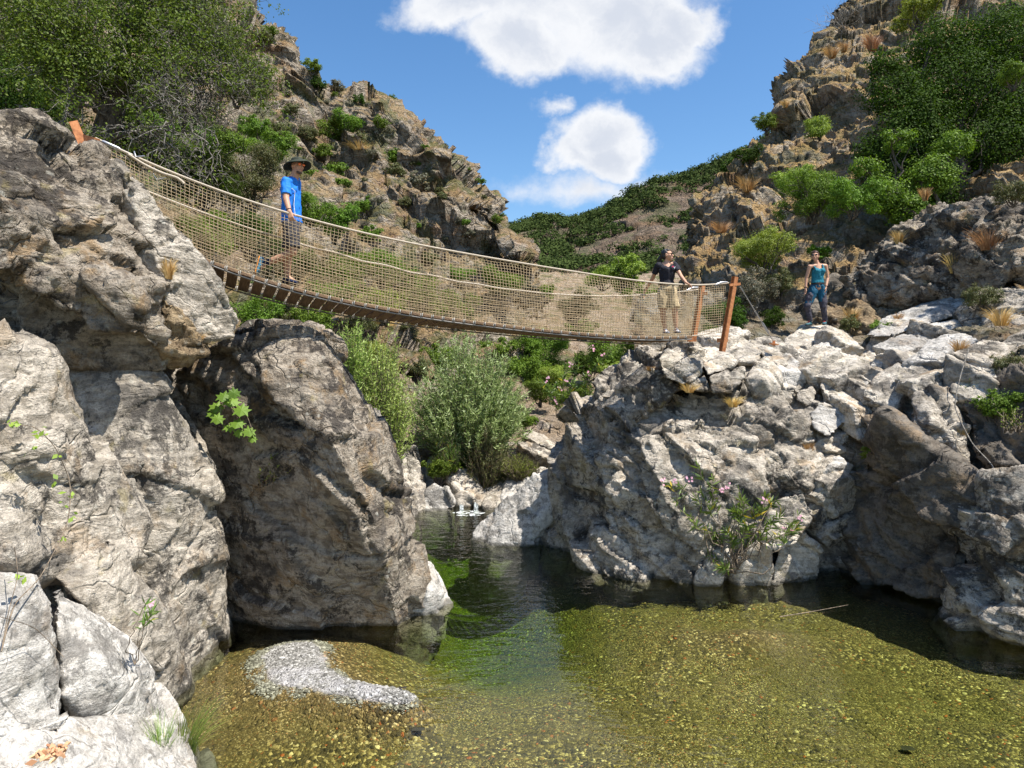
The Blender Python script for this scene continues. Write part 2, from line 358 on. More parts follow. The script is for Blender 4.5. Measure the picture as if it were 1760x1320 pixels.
M['bank'] = hill_mat('bank_soil', rock=(0.30, 0.26, 0.21), rock2=(0.52, 0.48, 0.41), grass=(0.34, 0.24, 0.12), vk=0.25, gk=0.5, sc=2.6)
M['valley'] = hill_mat('valley_floor', rock=(0.38, 0.32, 0.27), rock2=(0.62, 0.54, 0.47), grass=(0.50, 0.34, 0.17), vk=0.65, gk=0.5, sc=1.0)
M['farhill'] = hill_mat('far_hill', rock=(0.27, 0.20, 0.15), rock2=(0.40, 0.31, 0.25), grass=(0.26, 0.19, 0.12), green=(0.06, 0.085, 0.03), vk=0.5, gk=0.5, sc=0.16)

# left hillside ---------------------------------------------------------------
HL_px = [-180, -60, 60, 180, 290, 385, 440, 490, 530, 590, 650, 704, 740, 775, 812, 835, 862, 890, 915]
HL_ry = [-420, -330, -250, -160, -80, -8, 50, 80, 120, 172, 176, 205, 238, 262, 310, 338, 395, 446, 500]
HL_rd = [46, 46, 46, 46, 47, 48, 48, 48, 47.5, 47, 46, 45, 44, 43, 42, 41, 40, 39, 38]
HL_bd = [10, 10, 10.5, 11, 11.5, 12.5, 14, 15.5, 17, 20, 22, 24, 25, 26, 27, 28, 29, 30, 31]
HL_V = [(-0.12, 0.8), (0.0, 1.0), (0.25, 0.80), (0.5, 0.66), (0.72, 0.40), (1.0, 0.0)]
def hl_row(v, k, back=False):
    r = []
    for x, ry, rd, bd in zip(HL_px, HL_ry, HL_rd, HL_bd): r.append((x, ry + (660 - ry) * v, bd + (rd - bd) * k))
    return r
ctrl = [[(x, ry + 60, rd + 22) for x, ry, rd in zip(HL_px, HL_ry, HL_rd)], [(x, ry + 6, rd + 5) for x, ry, rd in zip(HL_px, HL_ry, HL_rd)]]
for v_, k_ in ((0, 1.0), (0.12, 0.93), (0.3, 0.80), (0.5, 0.62), (0.75, 0.34), (1.0, 0.0)): ctrl.append(hl_row(v_, k_))
v, f, nm = loft('hillside', ctrl, 430, 340, lambda v, n: d_crag(v, n, 1.0, 0.9, 11))
HILL_L = v.reshape(340, 430, 3) if False else v
o = link('hillside', mesh_from('hillside', v, f), M['hillL']); tag(o, kind='structure')

# right cliff -----------------------------------------------------------------
CR = [(-120, 1506, 38, 26), (-30, 1486, 35, 24), (10, 1466, 33.5, 22.5), (62, 1428, 32, 20.5), (110, 1388, 31, 19), (150, 1356, 30, 18), (185, 1352, 29, 17), (228, 1352, 28, 16),
      (250, 1318, 27.5, 15.5), (290, 1272, 27, 15), (331, 1229, 26.5, 14.3), (368, 1199, 26, 13.8), (410, 1192, 25, 13.3), (470, 1186, 23.5, 12.7), (540, 1180, 22, 12), (640, 1150, 20.5, 11.4)]
ctrl = []
for py, sx_, dl, dr in CR:
    W_ = 1950 - sx_; row = []
    for u, k in ((-0.03, -0.9), (0.0, -0.02), (0.05, 0.10), (0.15, 0.22), (0.32, 0.38), (0.5, 0.50), (0.72, 0.74), (1.0, 1.0)):
        row.append((sx_ + (W_ * u if u >= 0 else 26), py, dl + (dr - dl) * k))
    ctrl.append(row)
v, f, nm = loft('cliff', ctrl, 330, 430, lambda v, n: d_crag(v, n, 0.85, 0.55, 31, (0.6, -0.1, 0.8)))
o = link('cliff', mesh_from('cliff', v, f), M['hillR']); tag(o, kind='structure')

# far hill --------------------------------------------------------------------
FP = [820, 867, 905, 940, 976, 1020, 1060, 1120, 1193, 1240, 1276, 1320, 1400, 1500]
FY = [400, 397, 389, 386, 388, 378, 355, 324, 305, 280, 267, 240, 200, 150]
ctrl = [[(x, y + 30, 290) for x, y in zip(FP, FY)], [(x, y + 2, 222) for x, y in zip(FP, FY)]]
for v_, d_ in ((0, 210), (0.25, 180), (0.5, 150), (0.75, 125), (1.0, 100)):
    ctrl.append([(x, y + (560 - y) * v_, d_) for x, y in zip(FP, FY)])
v, f, nm = loft('far_hill', ctrl, 260, 220, lambda v, n: d_crag(v, n, 0.28, 3.2, 51))
FARV = v; FARN = nm
o = link('far_hill', mesh_from('far_hill', v, f), M['farhill']); tag(o, kind='structure')

# valley floor behind the pool ------------------------------------------------
VP = [430, 560, 640, 720, 800, 860, 920, 980, 1050, 1120, 1200, 1300]
rows = [(470, [110] * 12), (520, [44, 46, 50, 55, 62, 66, 70, 75, 80, 85, 85, 85]), (570, [27, 28, 30, 34, 40, 42, 46, 48, 50, 50, 50, 50]), (640, [20, 21, 23, 25, 29, 31, 33, 34, 34, 33, 32, 30]),
        (720, [17.5, 18, 19.5, 21.5, 23.5, 24, 24, 24, 23, 22, 21, 20]), (800, [16.5, 17, 18, 19.3, 20.5, 20.5, 20, 19, 17.5, 16.5, 16, 15.5]), (862, [16, 16.3, 17.2, 17.8, 18.2, 18.2, 17.6, 16.8, 15.6, 14.6, 14, 13.6]), (900, [16, 16.2, 17, 17.5, 17.8, 17.8, 17.2, 16.5, 15.4, 14.4, 13.8, 13.4])]
ctrl = [[(x, y, d) for x, d in zip(VP, ds)] for y, ds in rows]
v, f, nm = loft('valley', ctrl, 300, 320, lambda v, n: d_crag(v, n, 0.42, 0.45, 71))
o = link('terrain', mesh_from('terrain', v, f), M['valley']); tag(o, kind='structure')

# right bank behind the boulders ------------------------------------------------
BP = [1090, 1180, 1260, 1340, 1420, 1500, 1580, 1660, 1740, 1860, 2000]
rows = [(500, [15, 15.4, 16.4, 17, 17, 16.5, 16, 15, 13.6, 12.2, 11]), (545, [14.4, 14.8, 16.2, 16.6, 16.3, 15.6, 14.8, 13.8, 12.6, 11.4, 10.4]), (580, [13.8, 13.8, 14.8, 15.4, 15.2, 14.7, 13.9, 12.9, 11.9, 10.9, 10]), (620, [13.3, 13.3, 13.8, 14.2, 14.1, 13.7, 12.9, 12.2, 11.4, 10.4, 9.6]),
        (680, [13, 12.9, 13.2, 13.3, 13.1, 12.8, 12.1, 11.5, 10.9, 10, 9.3]), (760, [12.9, 12.7, 12.8, 12.7, 12.5, 12.1, 11.5, 11, 10.4, 9.7, 9.1]), (860, [12.8, 12.6, 12.5, 12.4, 12.2, 11.8, 11.3, 10.8, 10.2, 9.6, 9]), (1000, [12.8, 12.5, 12.4, 12.3, 12.1, 11.7, 11.2, 10.7, 10.2, 9.6, 9]), (1120, [12.7, 12.4, 12.3, 12.2, 12, 11.6, 11.2, 10.7, 10.2, 9.6, 9])]
ctrl = [[(x, y, d) for x, d in zip(BP, ds)] for y, ds in rows]
v, f, nm = loft('bank', ctrl, 330, 300, lambda v, n: d_crag(v, n, 0.40, 0.28, 91, (0.6, 0.1, 0.8)))
BANK = v.copy(); BANKN = nm
o = link('rocky_bank', mesh_from('rocky_bank', v, f), M['bank']); tag(o, kind='structure')

# riverbed --------------------------------------------------------------------
def bed_z(x, y):
    z = -0.34 - 0.10 * np.sin(x * 0.7 + 1) * np.sin(y * 0.6)
    ch = np.exp(-(((x + 0.35 + (y - 11) * 0.16) / 1.35) ** 2)) * (lambda q: q * q * (3 - 2 * q))(np.clip((y - 7.2) / 4.2, 0, 1))
    z = z - 1.0 * ch
    z = z - 0.12 * np.exp(-(((x - 1.5) / 2.5) ** 2 + ((y - 7.2) / 1.6) ** 2))
    # gravel bar: ridge along a bent line
    a = np.stack([x, y], -1)
    best = np.full(x.shape, 9.0)
    line = [wat(505, 1120)[:2], wat(520, 1155)[:2], wat(575, 1178)[:2], wat(690, 1200)[:2]]
    wd = [1.15, 1.0, 0.6, 0.34]
    for (p0, p1, w0, w1) in zip(line[:-1], line[1:], wd[:-1], wd[1:]):
        d = p1 - p0; tt = np.clip(((a - p0) @ d) / (d @ d), 0, 1)
        dist = np.linalg.norm(a - (p0 + tt[..., None] * d), axis=-1) / (w0 + (w1 - w0) * tt)
        best = np.minimum(best, dist)
    bar = np.exp(-(best ** 2) * 0.9)
    z = z + bar * 0.385 + 0.05 * np.exp(-(best ** 2) * 4)
    # shelves rising to the banks
    z = z + 0.24 * np.clip((-x - 2.2 - 0.0 * y) / 1.6, 0, 1) * np.clip((9 - y) / 2, 0, 1)
    e = np.exp(-(((x - 3.4) / 1.0) ** 2 + ((y - 9.6) / 0.5) ** 2)); z = z + 0.20 * e
    return z
nx, ny = 420, 520
X, Y = np.meshgrid(np.linspace(-7.5, 9.5, nx), np.concatenate([np.linspace(3.0, 12, 400), np.linspace(12.1, 21, 120)]))
Z = bed_z(X, Y)
P = np.stack([X.ravel(), Y.ravel(), Z.ravel()], 1)
hh, ee = facet(P * [10, 10, 2] / 1.0, 301); P[:, 2] += 0.007 * hh + 0.03 * fbm(P / 0.5, 5, 3)
idx = np.arange(nx * ny).reshape(ny, nx)
f = np.stack([idx[:-1, :-1], idx[:-1, 1:], idx[1:, 1:], idx[1:, :-1]], -1).reshape(-1, 4)
m, t = new_mat('pebble_bed')
p = t.n('ShaderNodeNewGeometry').outputs['Position']
pz = t.n('ShaderNodeSeparateXYZ', ins={0: p}).outputs[2]
flat = t.n('ShaderNodeMapping', ins={'Vector': p, 'Scale': (1, 1, 1.0)}).outputs[0]
flw = t.n('ShaderNodeVectorMath', operation='MULTIPLY_ADD', ins={0: t.n('ShaderNodeTexNoise', ins={'Vector': flat, 'Scale': 9.0}).outputs['Color'], 1: (0.05,) * 3, 2: flat}).outputs[0]
v1 = t.n('ShaderNodeTexVoronoi', ins={'Vector': flw, 'Scale': 17.0}); v2 = t.n('ShaderNodeTexVoronoi', ins={'Vector': flw, 'Scale': 38.0}); v3 = t.n('ShaderNodeTexVoronoi', ins={'Vector': flw, 'Scale': 85.0})
r1 = t.n('ShaderNodeSeparateColor', ins={0: v1.outputs['Color']}).outputs[0]; g1 = t.n('ShaderNodeSeparateColor', ins={0: v1.outputs['Color']}).outputs[1]
r2 = t.n('ShaderNodeSeparateColor', ins={0: v2.outputs['Color']}).outputs[0]
pal = [(0.0, (0.025, 0.018, 0.008)), (0.40, (0.075, 0.055, 0.022)), (0.62, (0.13, 0.098, 0.042)), (0.78, (0.23, 0.175, 0.085)), (0.92, (0.52, 0.43, 0.26)), (0.975, (0.85, 0.76, 0.60)), (0.985, (0.42, 0.12, 0.04))]
c1 = t.ramp(r1, pal); c2 = t.ramp(r2, pal)
c3 = t.ramp(t.n('ShaderNodeSeparateColor', ins={0: v3.outputs['Color']}).outputs[0], pal)
isbig = t.m('MULTIPLY', t.ss(g1, 0.45, 0.55), t.ss(v1.outputs['Distance'], 0.50, 0.42))
sizem = t.ss(t.noise(p, 0.55, 4, 0.6), 0.42, 0.58)
c = t.mix(t.m('MULTIPLY', isbig, t.m('MULTIPLY_ADD', sizem, 0.6, 0.4)), t.mix(t.ss(t.noise(p, 1.3, 3), 0.4, 0.6), c3, c2), c1)
patch = t.ss(t.noise(p, 0.9, 5, 0.65), 0.44, 0.60)
c = t.mix(t.m('MULTIPLY', patch, 0.55), c, t.mix(0.5, c, (0.12, 0.10, 0.02), 'MIX'))
# sunk leaves and silt
silt = t.ss(t.noise(p, 0.35, 4, 0.55), 0.50, 0.62)
c = t.mix(t.m('MULTIPLY', silt, 0.5), c, (0.10, 0.075, 0.03))
dry = t.ss(t.m('ADD', pz, t.m('MULTIPLY', t.m('SUBTRACT', t.noise(p, 6, 3), 0.5), 0.03)), -0.02, 0.02)
dryc = t.ramp(r2, [(0, (0.32, 0.31, 0.31)), (0.35, (0.55, 0.53, 0.51)), (0.7, (0.72, 0.70, 0.68)), (1, (0.85, 0.83, 0.80))])
c = t.mix(1.0, c, (0.86, 0.74, 0.58), 'MULTIPLY'); c = t.mix(dry, c, t.mix(1.0, dryc, (0.5, 0.5, 0.5), 'MULTIPLY'))
hb = t.m('ADD', t.m('MULTIPLY', t.m('SUBTRACT', 0.6, v1.outputs['Distance']), t.m('MULTIPLY', isbig, 1.5)), t.m('MULTIPLY', t.m('SUBTRACT', 0.6, v2.outputs['Distance']), 0.5))
b = t.n('ShaderNodeBump', ins={'Strength': 0.9, 'Distance': 0.05, 'Height': hb})
finish(t, t.n('ShaderNodeBsdfPrincipled', ins={'Base Color': c, 'Roughness': 0.8, 'Normal': b.outputs[0]}).outputs[0])
M['bed'] = m
o = link('riverbed', mesh_from('riverbed', P, f), M['bed']); tag(o, kind='structure')

# water: a closed body with a rippled skin and green absorption ----------------
m, t = new_mat('pool_water')
p = t.n('ShaderNodeNewGeometry').outputs['Position']; py_ = t.n('ShaderNodeSeparateXYZ', ins={0: p}).outputs[1]
amp = t.ss(py_, 8.0, 16.0)
n1 = t.noise(t.n('ShaderNodeMapping', ins={'Vector': p, 'Scale': (1.0, 1.7, 1)}).outputs[0], 3.2, 3, 0.55)
n2 = t.noise(p, 11.0, 2, 0.5)
h = t.m('ADD', n1, t.m('MULTIPLY', n2, t.m('MULTIPLY_ADD', amp, 0.30, 0.10)))
b = t.n('ShaderNodeBump', ins={'Strength': t.m('MULTIPLY_ADD', amp, 0.30, 0.11), 'Distance': 0.10, 'Height': h})
fr = t.n('ShaderNodeFresnel', ins={'IOR': 1.31, 'Normal': b.outputs[0]}).outputs[0]
gl = t.n('ShaderNodeBsdfGlossy', ins={'Color': (1, 1, 1, 1), 'Roughness': 0.02, 'Normal': b.outputs[0]})
tr = t.n('ShaderNodeBsdfTransparent', ins={'Color': (0.96, 0.97, 0.90, 1)})
ms = t.n('ShaderNodeMixShader', ins={0: fr, 1: tr.outputs[0], 2: gl.outputs[0]})
va = t.n('ShaderNodeVolumeAbsorption', ins={'Color': (0.66, 0.86, 0.40, 1), 'Density': 0.9})
t.n('ShaderNodeOutputMaterial', ins={0: ms.outputs[0], 1: va.outputs[0]})
M['water'] = m
bm = bmesh.new()
x0, x1, y0, y1 = -7.4, 9.4, 3.1, 18.6
vs = [bm.verts.new(c) for c in ((x0, y0, 0), (x1, y0, 0), (x1, y1, 0), (x0, y1, 0), (x0, y0, -2.15), (x1, y0, -2.15), (x1, y1, -2.15), (x0, y1, -2.15))]
for q in ((0, 1, 2, 3), (7, 6, 5, 4), (0, 4, 5, 1), (1, 5, 6, 2), (2, 6, 7, 3), (3, 7, 4, 0)): bm.faces.new([vs[k] for k in q])
me = bpy.data.meshes.new('water'); bm.to_mesh(me); bm.free()
o = link('water', me, m); tag(o, kind='structure')
# ------------------------------------------------------------------ the left rocks
R = build_rock
R('boulder', [front([(-120,955,4.9),(60,985,5.3),(95,1060,5.5),(112,1180,5.3),(135,1262,5.2),(60,1275,5.0),(-120,1330,4.4),(20,1090,4.95)], 1.2, .9)], 'white', 'pale grey slab at the left edge, left of the open crack with rusty soil', 0.03, 0.7)
R('boulder', [front([(92,1008,5.75),(130,1028,5.95),(200,1092,6.25),(262,1168,6.5),(293,1215,6.75),(262,1252,6.3),(180,1256,5.8),(112,1195,5.45),(98,1090,5.5),(180,1150,5.75)], 1.3, .8)], 'white', 'big pale slab in the lower left, between the soil filled crack and the water', 0.03, 0.7)
R('boulder', [front([(-120,1330,4.3),(60,1268,5.0),(150,1268,5.4),(240,1262,5.9),(283,1222,6.5),(303,1238,6.5),(345,1322,6.15),(385,1450,5.4),(-120,1480,3.9),(120,1330,4.9)], 1.2, .85)], 'white', 'bleached rock shelf filling the bottom left corner beside the water', 0.03, 0.7)
R('boulder', [front([(88,990,6.2),(140,950,6.5),(188,920,6.75),(240,985,7.0),(285,1058,7.25),(293,1115,7.35),(286,1182,7.6),(255,1180,6.95),(200,1095,6.45),(135,1030,6.15),(190,1010,6.5)], 1.1, .8)], 'grey', 'slanting grey slab behind the single pink oleander sprig', 0.03, 0.8)
R('boulder', [front([(-120,545,5.9),(40,590,6.5),(105,640,7.0),(118,750,7.1),(200,850,7.35),(252,905,7.5),(225,960,7.15),(150,945,6.65),(85,992,6.2),(0,965,5.7),(-120,965,5.3),(40,780,6.25),(120,880,6.7)], 1.8, .8)], 'grey', 'large grey sloping boulder at the left edge under the thorny bramble stem', 0.035, 1.0, 'angular')
R('boulder', [front([(100,628,7.55),(180,614,7.75),(272,634,8.1),(300,690,8.35),(332,775,8.6),(372,850,8.75),(358,955,8.8),(352,1010,8.85),(362,1098,9.0),(345,1140,8.35),(291,1178,7.8),(270,1080,7.75),(255,960,7.7),(240,880,7.75),(120,770,7.35),(90,680,7.4),(300,850,8.05),(190,700,7.6)], 1.4, .8)], 'grey', 'tall cream and grey boulder that drops into the shaded water on the left', 0.033, 0.8)
R('boulder', [front([(28,560,7.2),(45,470,7.4),(130,500,7.5),(200,505,7.6),(245,548,7.8),(283,612,8.05),(275,638,8.1),(180,628,7.75),(60,622,7.3),(150,560,7.45)], 1.0, .85),
              front([(136,500,7.15),(165,486,7.15),(205,488,7.2),(234,525,7.25),(220,572,7.2),(160,566,7.1),(130,535,7.1)], .5, .8)], 'weathered', 'squat brown boulder with a knob on top, in the recess left of the slab', 0.03, 0.8)
R('boulder', [front([(-120,225,6.3),(0,214,7.0),(90,232,7.6),(158,258,8.0),(200,312,8.0),(245,400,7.95),(272,510,7.85),(288,600,7.95),(250,588,7.8),(210,560,7.6),(130,500,7.3),(60,448,6.9),(0,428,6.5),(-120,435,6.0),(120,330,7.25),(50,300,6.85),(200,460,7.5)], 2.0, .85)], 'weathered', 'huge dark weathered boulder with yellow lichen at upper left, under the rusty anchor post', 0.035, 1.0, 'rough', sdir=(0.6, -0.2, -0.6))
R('boulder', [front([(150,258,8.12),(178,281,8.08),(226,299,8.12),(250,321,8.14),(300,377,8.22),(342,428,8.36),(366,459,8.45),(388,506,8.6),(408,552,8.75),(405,575,8.75),(380,578,8.55),(318,606,8.3),(288,600,8.05),(282,500,8.0),(262,420,8.0),(215,335,7.98)], .55, .9)], 'grey', 'long pale slab leaning down to the right beside the net, with a sandy groove', 0.03, 0.55, 'rough', sdir=(0.75, 0.0, 0.6))
R('boulder', [front([(275,500,7.95),(300,520,8.0),(345,560,8.3),(368,600,8.4),(330,622,8.4),(290,640,8.2),(270,600,7.9)], .6, .8)], 'brown', 'small brown wedge of rock below the foot of the long leaning slab', 0.03, 0.6, 'rough')
R('boulder', [front([(288,640,9.6),(322,612,9.6),(400,582,9.5),(480,572,9.35),(556,574,9.5),(592,612,9.8),(622,662,10.2),(641,700,10.3),(646,762,10.3),(692,852,10.2),(722,962,10.15),(738,1005,10.2),(724,1054,10.0),(640,1048,10.15),(560,1046,10.2),(430,1044,10.2),(362,1050,10.1),(345,1000,10.0),(335,800,9.8),(330,645,9.5),(420,640,9.1),(480,640,8.95),(530,680,8.75),(592,800,8.55),(645,880,8.85),(704,970,9.72)], 2.2, .8, 1.6)], 'weathered', 'biggest boulder of the left bank, overhanging the pool with a dark shaded face', 0.036, 0.8)  # weathered tone: mottled stone, and shadow of the overhang put into the colour
R('boulder', [front([(405,572,9.75),(430,553,9.9),(480,550,10.0),(540,558,10.2),(570,584,10.2),(500,586,9.8),(440,582,9.7)], 1.2, .9)], 'weathered', 'low dark ledge on top of the overhanging boulder, just under the bridge planks', 0.04, 0.8, 'rough')
R('boulder', [front([(560,570,10.4),(584,585,10.5),(596,612,10.5),(575,640,10.3),(545,620,10.2),(540,585,10.3)], .8, .9)], 'weathered', 'rounded end knob at the right of the overhanging boulder top', 0.04, 0.7, 'rough')
R('rock', [front([(700,1050,10.0),(706,1000,10.15),(724,962,10.3),(742,962,10.35),(758,995,10.3),(768,1020,10.2),(760,1040,10.15),(722,1058,9.93),(735,1015,9.85)], .9, .85, .5)], 'white', 'small bleached rock at the tip of the big overhanging boulder in the water', 0.03, 0.5)
R('boulder', [front([(640,700,11.0),(655,740,11.0),(672,790,11.2),(700,860,11.4),(712,905,11.6),(700,930,11.6),(660,850,10.8),(640,780,10.7)], 1.2, .8)], 'grey', 'narrow grey rock peeping out behind the right edge of the overhanging boulder', 0.04, 0.8)
# recessed wall that carries the left rocks (visible only in the gaps)
R('boulder', [front([(-300,250,9.5),(60,300,9.3),(150,330,9.3),(240,420,9.3),(300,560,9.6),(300,700,9.6),(280,900,9.3),(290,1100,9.0),(200,1200,8.2),(60,1200,7.2),(-300,1300,6.2),(-300,700,7.5)], 4.0, 1.0, 2.0)], 'weathered', 'dark bedrock seen in the clefts between the left boulders', 0.08, 1.0, 'rough')

# ------------------------------------------------------------------ the right rocks
R('boulder', [front([(1028,962,12.3),(1038,850,12.15),(1034,772,12.4),(1060,728,12.6),(1150,668,12.7),(1250,680,12.5),(1350,690,12.5),(1392,742,12.3),(1420,830,12.0),(1425,900,11.95),(1395,960,11.7),(1300,998,11.5),(1190,1000,11.42),(1082,992,11.65),(1110,850,11.7),(1220,830,11.35),(1300,815,11.45),(1180,735,12.15),(1330,745,12.0),(1200,930,11.25)], 1.8, .85, 1.4)], 'grey', 'big rounded grey boulder in the middle of the right bank with oleander in front', 0.036, 1.15, 'angular')
R('boulder', [front([(1030,915,12.2),(1050,905,12.0),(1085,940,11.8),(1085,992,11.65),(1045,975,12.1)], .9, .8)], 'pale', 'smooth pale foot of rock at the waterline left of the big rounded boulder', 0.035, 0.6)
R('boulder', [front([(803,922,14.35),(868,862,14.3),(930,812,14.2),(962,798,14.1),(965,850,13.8),(925,900,13.6),(900,940,13.55),(840,941,13.6)], 1.2, .8, 1.2)], 'white', 'pale polished rock tongue running down into the water at mid distance', 0.045, 0.9)
R('boulder', [front([(952,790,14.3),(985,705,13.6),(1048,672,12.9),(1066,735,12.5),(1045,850,12.5),(1034,966,12.66),(960,943,13.55),(925,938,13.9),(945,880,14.1)], 1.8, .85, 1.2)], 'grey', 'dark hollow rock wall between the pale tongue and the big rounded boulder', 0.045, 1.3, 'angular')
R('boulder', [front([(1046,674,13.8),(1076,620,13.5),(1130,594,13.3),(1188,588,12.9),(1215,640,12.4),(1160,676,12.3),(1062,735,12.6),(1005,725,13.5),(1110,660,12.7)], 2.0, .9)], 'grey', 'rounded shoulder under the right end of the bridge striped with the net shadow', 0.04, 1.2, 'angular')
R('rock', [front([(985,715,14.6),(1000,688,14.8),(1040,676,14.6),(1052,690,14.3),(1030,720,14.2),(995,735,14.3)], .8, .9)], 'pale', 'flat pale slab behind the dark hollow wall, below the bridge', 0.045, 0.7)
def cr4(pts, d, T=.7, shrink=.85):
    """outline in crop units"""
    return front([(1020 + x / 3.26, 380 + y / 3.26, (d if not hasattr(p, '__len__') else p) if False else d + dd) for (x, y, dd) in pts], T, shrink)
def blk(label, mat, pts, d, T=.8, amp=.7, name='rock', vox=.035):
    """pts: (px,py,doff)"""
    cx = np.mean([q[0] for q in pts]); cy = np.mean([q[1] for q in pts])
    return R(name, [front([(x, y, d + dd) for x, y, dd in pts], T, .85)], mat, label, vox, amp, 'blocky', 'rock' if name == 'rock' else 'boulder', sdir=(0.55, 0.1, 0.8), smooth_it=0)
def c4(x, y, dd=0.0): return (1020 + x / 3.26, 380 + y / 3.26, dd)
blk('pale rounded block directly under the near bridge post', 'pale', [c4(350,800,.2),c4(400,730,.5),c4(470,685,.7),c4(560,680,.7),c4(610,750,.3),c4(600,860,0),c4(510,925,-.1),c4(410,880,0)], 12.2)
blk('long sandy block right of the bridge foot, split by a crack', 'pale', [c4(600,712,.8),c4(680,705,.8),c4(765,740,.6),c4(805,795,.3),c4(745,842,.1),c4(640,862,0),c4(605,800,.1)], 12.3)
blk('wedge shaped block pointing left below the sandy block', 'grey', [c4(640,868,.1),c4(740,842,.2),c4(845,815,.3),c4(855,880,.1),c4(770,960,-.05),c4(668,962,-.1)], 12.1)
blk('flat sunlit slab beside the cable anchor on the bank top', 'pale', [c4(740,745,.9),c4(800,700,1.1),c4(880,680,1.2),c4(955,735,.8),c4(900,800,.4),c4(820,800,.4)], 12.5)
blk('block carrying the rusty cable anchor plate', 'pale', [c4(870,670,1.2),c4(960,655,1.5),c4(1045,668,1.5),c4(1110,760,.8),c4(1065,832,.4),c4(985,790,.4),c4(940,730,.8)], 12.8)
blk('peaked pale block in the middle of the rubble, left of the round boulder', 'pale', [c4(850,890,.1),c4(905,790,.4),c4(965,755,.5),c4(1040,842,.4),c4(1060,925,.2),c4(1010,1010,0),c4(885,975,-.1),c4(950,880,-.2)], 12.4)
blk('small triangular stone wedged under the sandy block', 'grey', [c4(548,900,.1),c4(620,865,.2),c4(668,955,.1),c4(590,950,0),c4(530,940,0)], 12.1, .5, .5)
R('boulder', [front([(1345,585,14.9),(1376,560,15.3),(1392,556,15.5),(1428,556,15.5),(1476,574,15.1),(1492,600,14.6),(1450,616,14.0),(1420,642,13.7),(1388,658,13.6),(1362,612,14.1),(1420,598,14.3)], 1.3, .85)], 'pale', 'big smooth pale boulder that the woman in the teal top stands on', 0.04, 0.45)
blk('split block with a flat sunlit face right below the smooth standing boulder', 'pale', [(1390,655,.3),(1420,640,.4),(1452,618,.9),(1490,605,1.2),(1510,625,1.0),(1475,640,.6),(1440,665,.2),(1400,680,0)], 13.3, name='boulder')
blk('pointed block below the smooth boulder, beside the orange dry grass', 'grey', [c4(1040,840,.5),c4(1130,828,.5),c4(1185,880,.4),c4(1200,920,.2),c4(1150,960,.1),c4(1080,930,.1)], 12.9)
blk('square dark sided block in the centre of the rubble slope', 'grey', [c4(1130,940,.3),c4(1230,915,.4),c4(1265,960,.3),c4(1240,1020,.1),c4(1180,1060,0),c4(1140,1000,0)], 12.6)
blk('leaning slab of pale rock in the rubble, right of the square block', 'pale', [c4(1280,860,.6),c4(1390,850,.6),c4(1475,975,.3),c4(1440,1060,.1),c4(1330,1020,.0),c4(1270,930,.2)], 12.6)
blk('broad white faced block low in the rubble above the green weeds', 'white', [c4(1210,1090,.2),c4(1290,1010,.4),c4(1370,1050,.3),c4(1450,1090,.2),c4(1370,1180,0),c4(1310,1210,-.1),c4(1230,1160,0)], 12.2)
blk('narrow pale block at the right end of the rubble slope', 'pale', [c4(1460,1150,.2),c4(1510,1090,.3),c4(1570,1150,.2),c4(1540,1230,0),c4(1480,1230,0)], 12.0, .5)
blk('dark wedge between leaning slab and right hand crags', 'grey', [c4(1510,1060,.3),c4(1600,980,.6),c4(1680,960,.6),c4(1700,1010,.3),c4(1620,1100,.1),c4(1550,1110,0)], 12.1)
blk('cracked ridge of pale rock running up right from the rubble', 'pale', [(1450,630,.5),(1500,605,1.0),(1560,600,.9),(1610,615,.5),(1580,650,.2),(1510,665,0),(1465,660,.1)], 13.0, name='boulder')
blk('pale jointed block above the dark face, nearest its left peak', 'pale', [(1500,670,.4),(1550,650,.6),(1600,640,.4),(1590,690,.1),(1545,720,0),(1505,715,.1)], 12.0, name='boulder')
# light slabs at the top of the bank
blk('long white slab at the top of the bank right of the woman in teal', 'white', [(1486,578,.5),(1520,545,1.2),(1590,520,1.4),(1640,508,1.0),(1668,515,.8),(1640,545,.5),(1590,560,.3),(1530,580,0)], 13.6, 1.0, .5, 'boulder', .04)
blk('second white slab, below and right of the long one', 'white', [(1530,588,.3),(1590,562,.6),(1640,548,.6),(1690,560,.2),(1670,590,-.1),(1600,600,-.1),(1550,605,0)], 13.2, .8, .5, 'boulder', .04)
blk('pointed grey slab at the right end of the bank top', 'grey', [(1640,540,.9),(1670,500,1.1),(1730,490,.4),(1790,500,-.3),(1780,560,-.7),(1700,580,-.2),(1660,575,.3)], 12.9, 1.0, .8, 'boulder', .04)
blk('round topped pale stone between the weeds of the right bank', 'pale', [(1668,615,.2),(1690,598,.4),(1718,605,.3),(1722,640,0),(1695,655,-.1),(1668,645,0)], 11.9, .5, .5)
blk('grey rock at the right edge above the trailing root', 'grey', [(1700,600,.3),(1760,570,.2),(1850,560,-.2),(1850,640,-.5),(1760,650,-.3),(1710,640,0)], 11.6, .9, .8, 'boulder', .04)
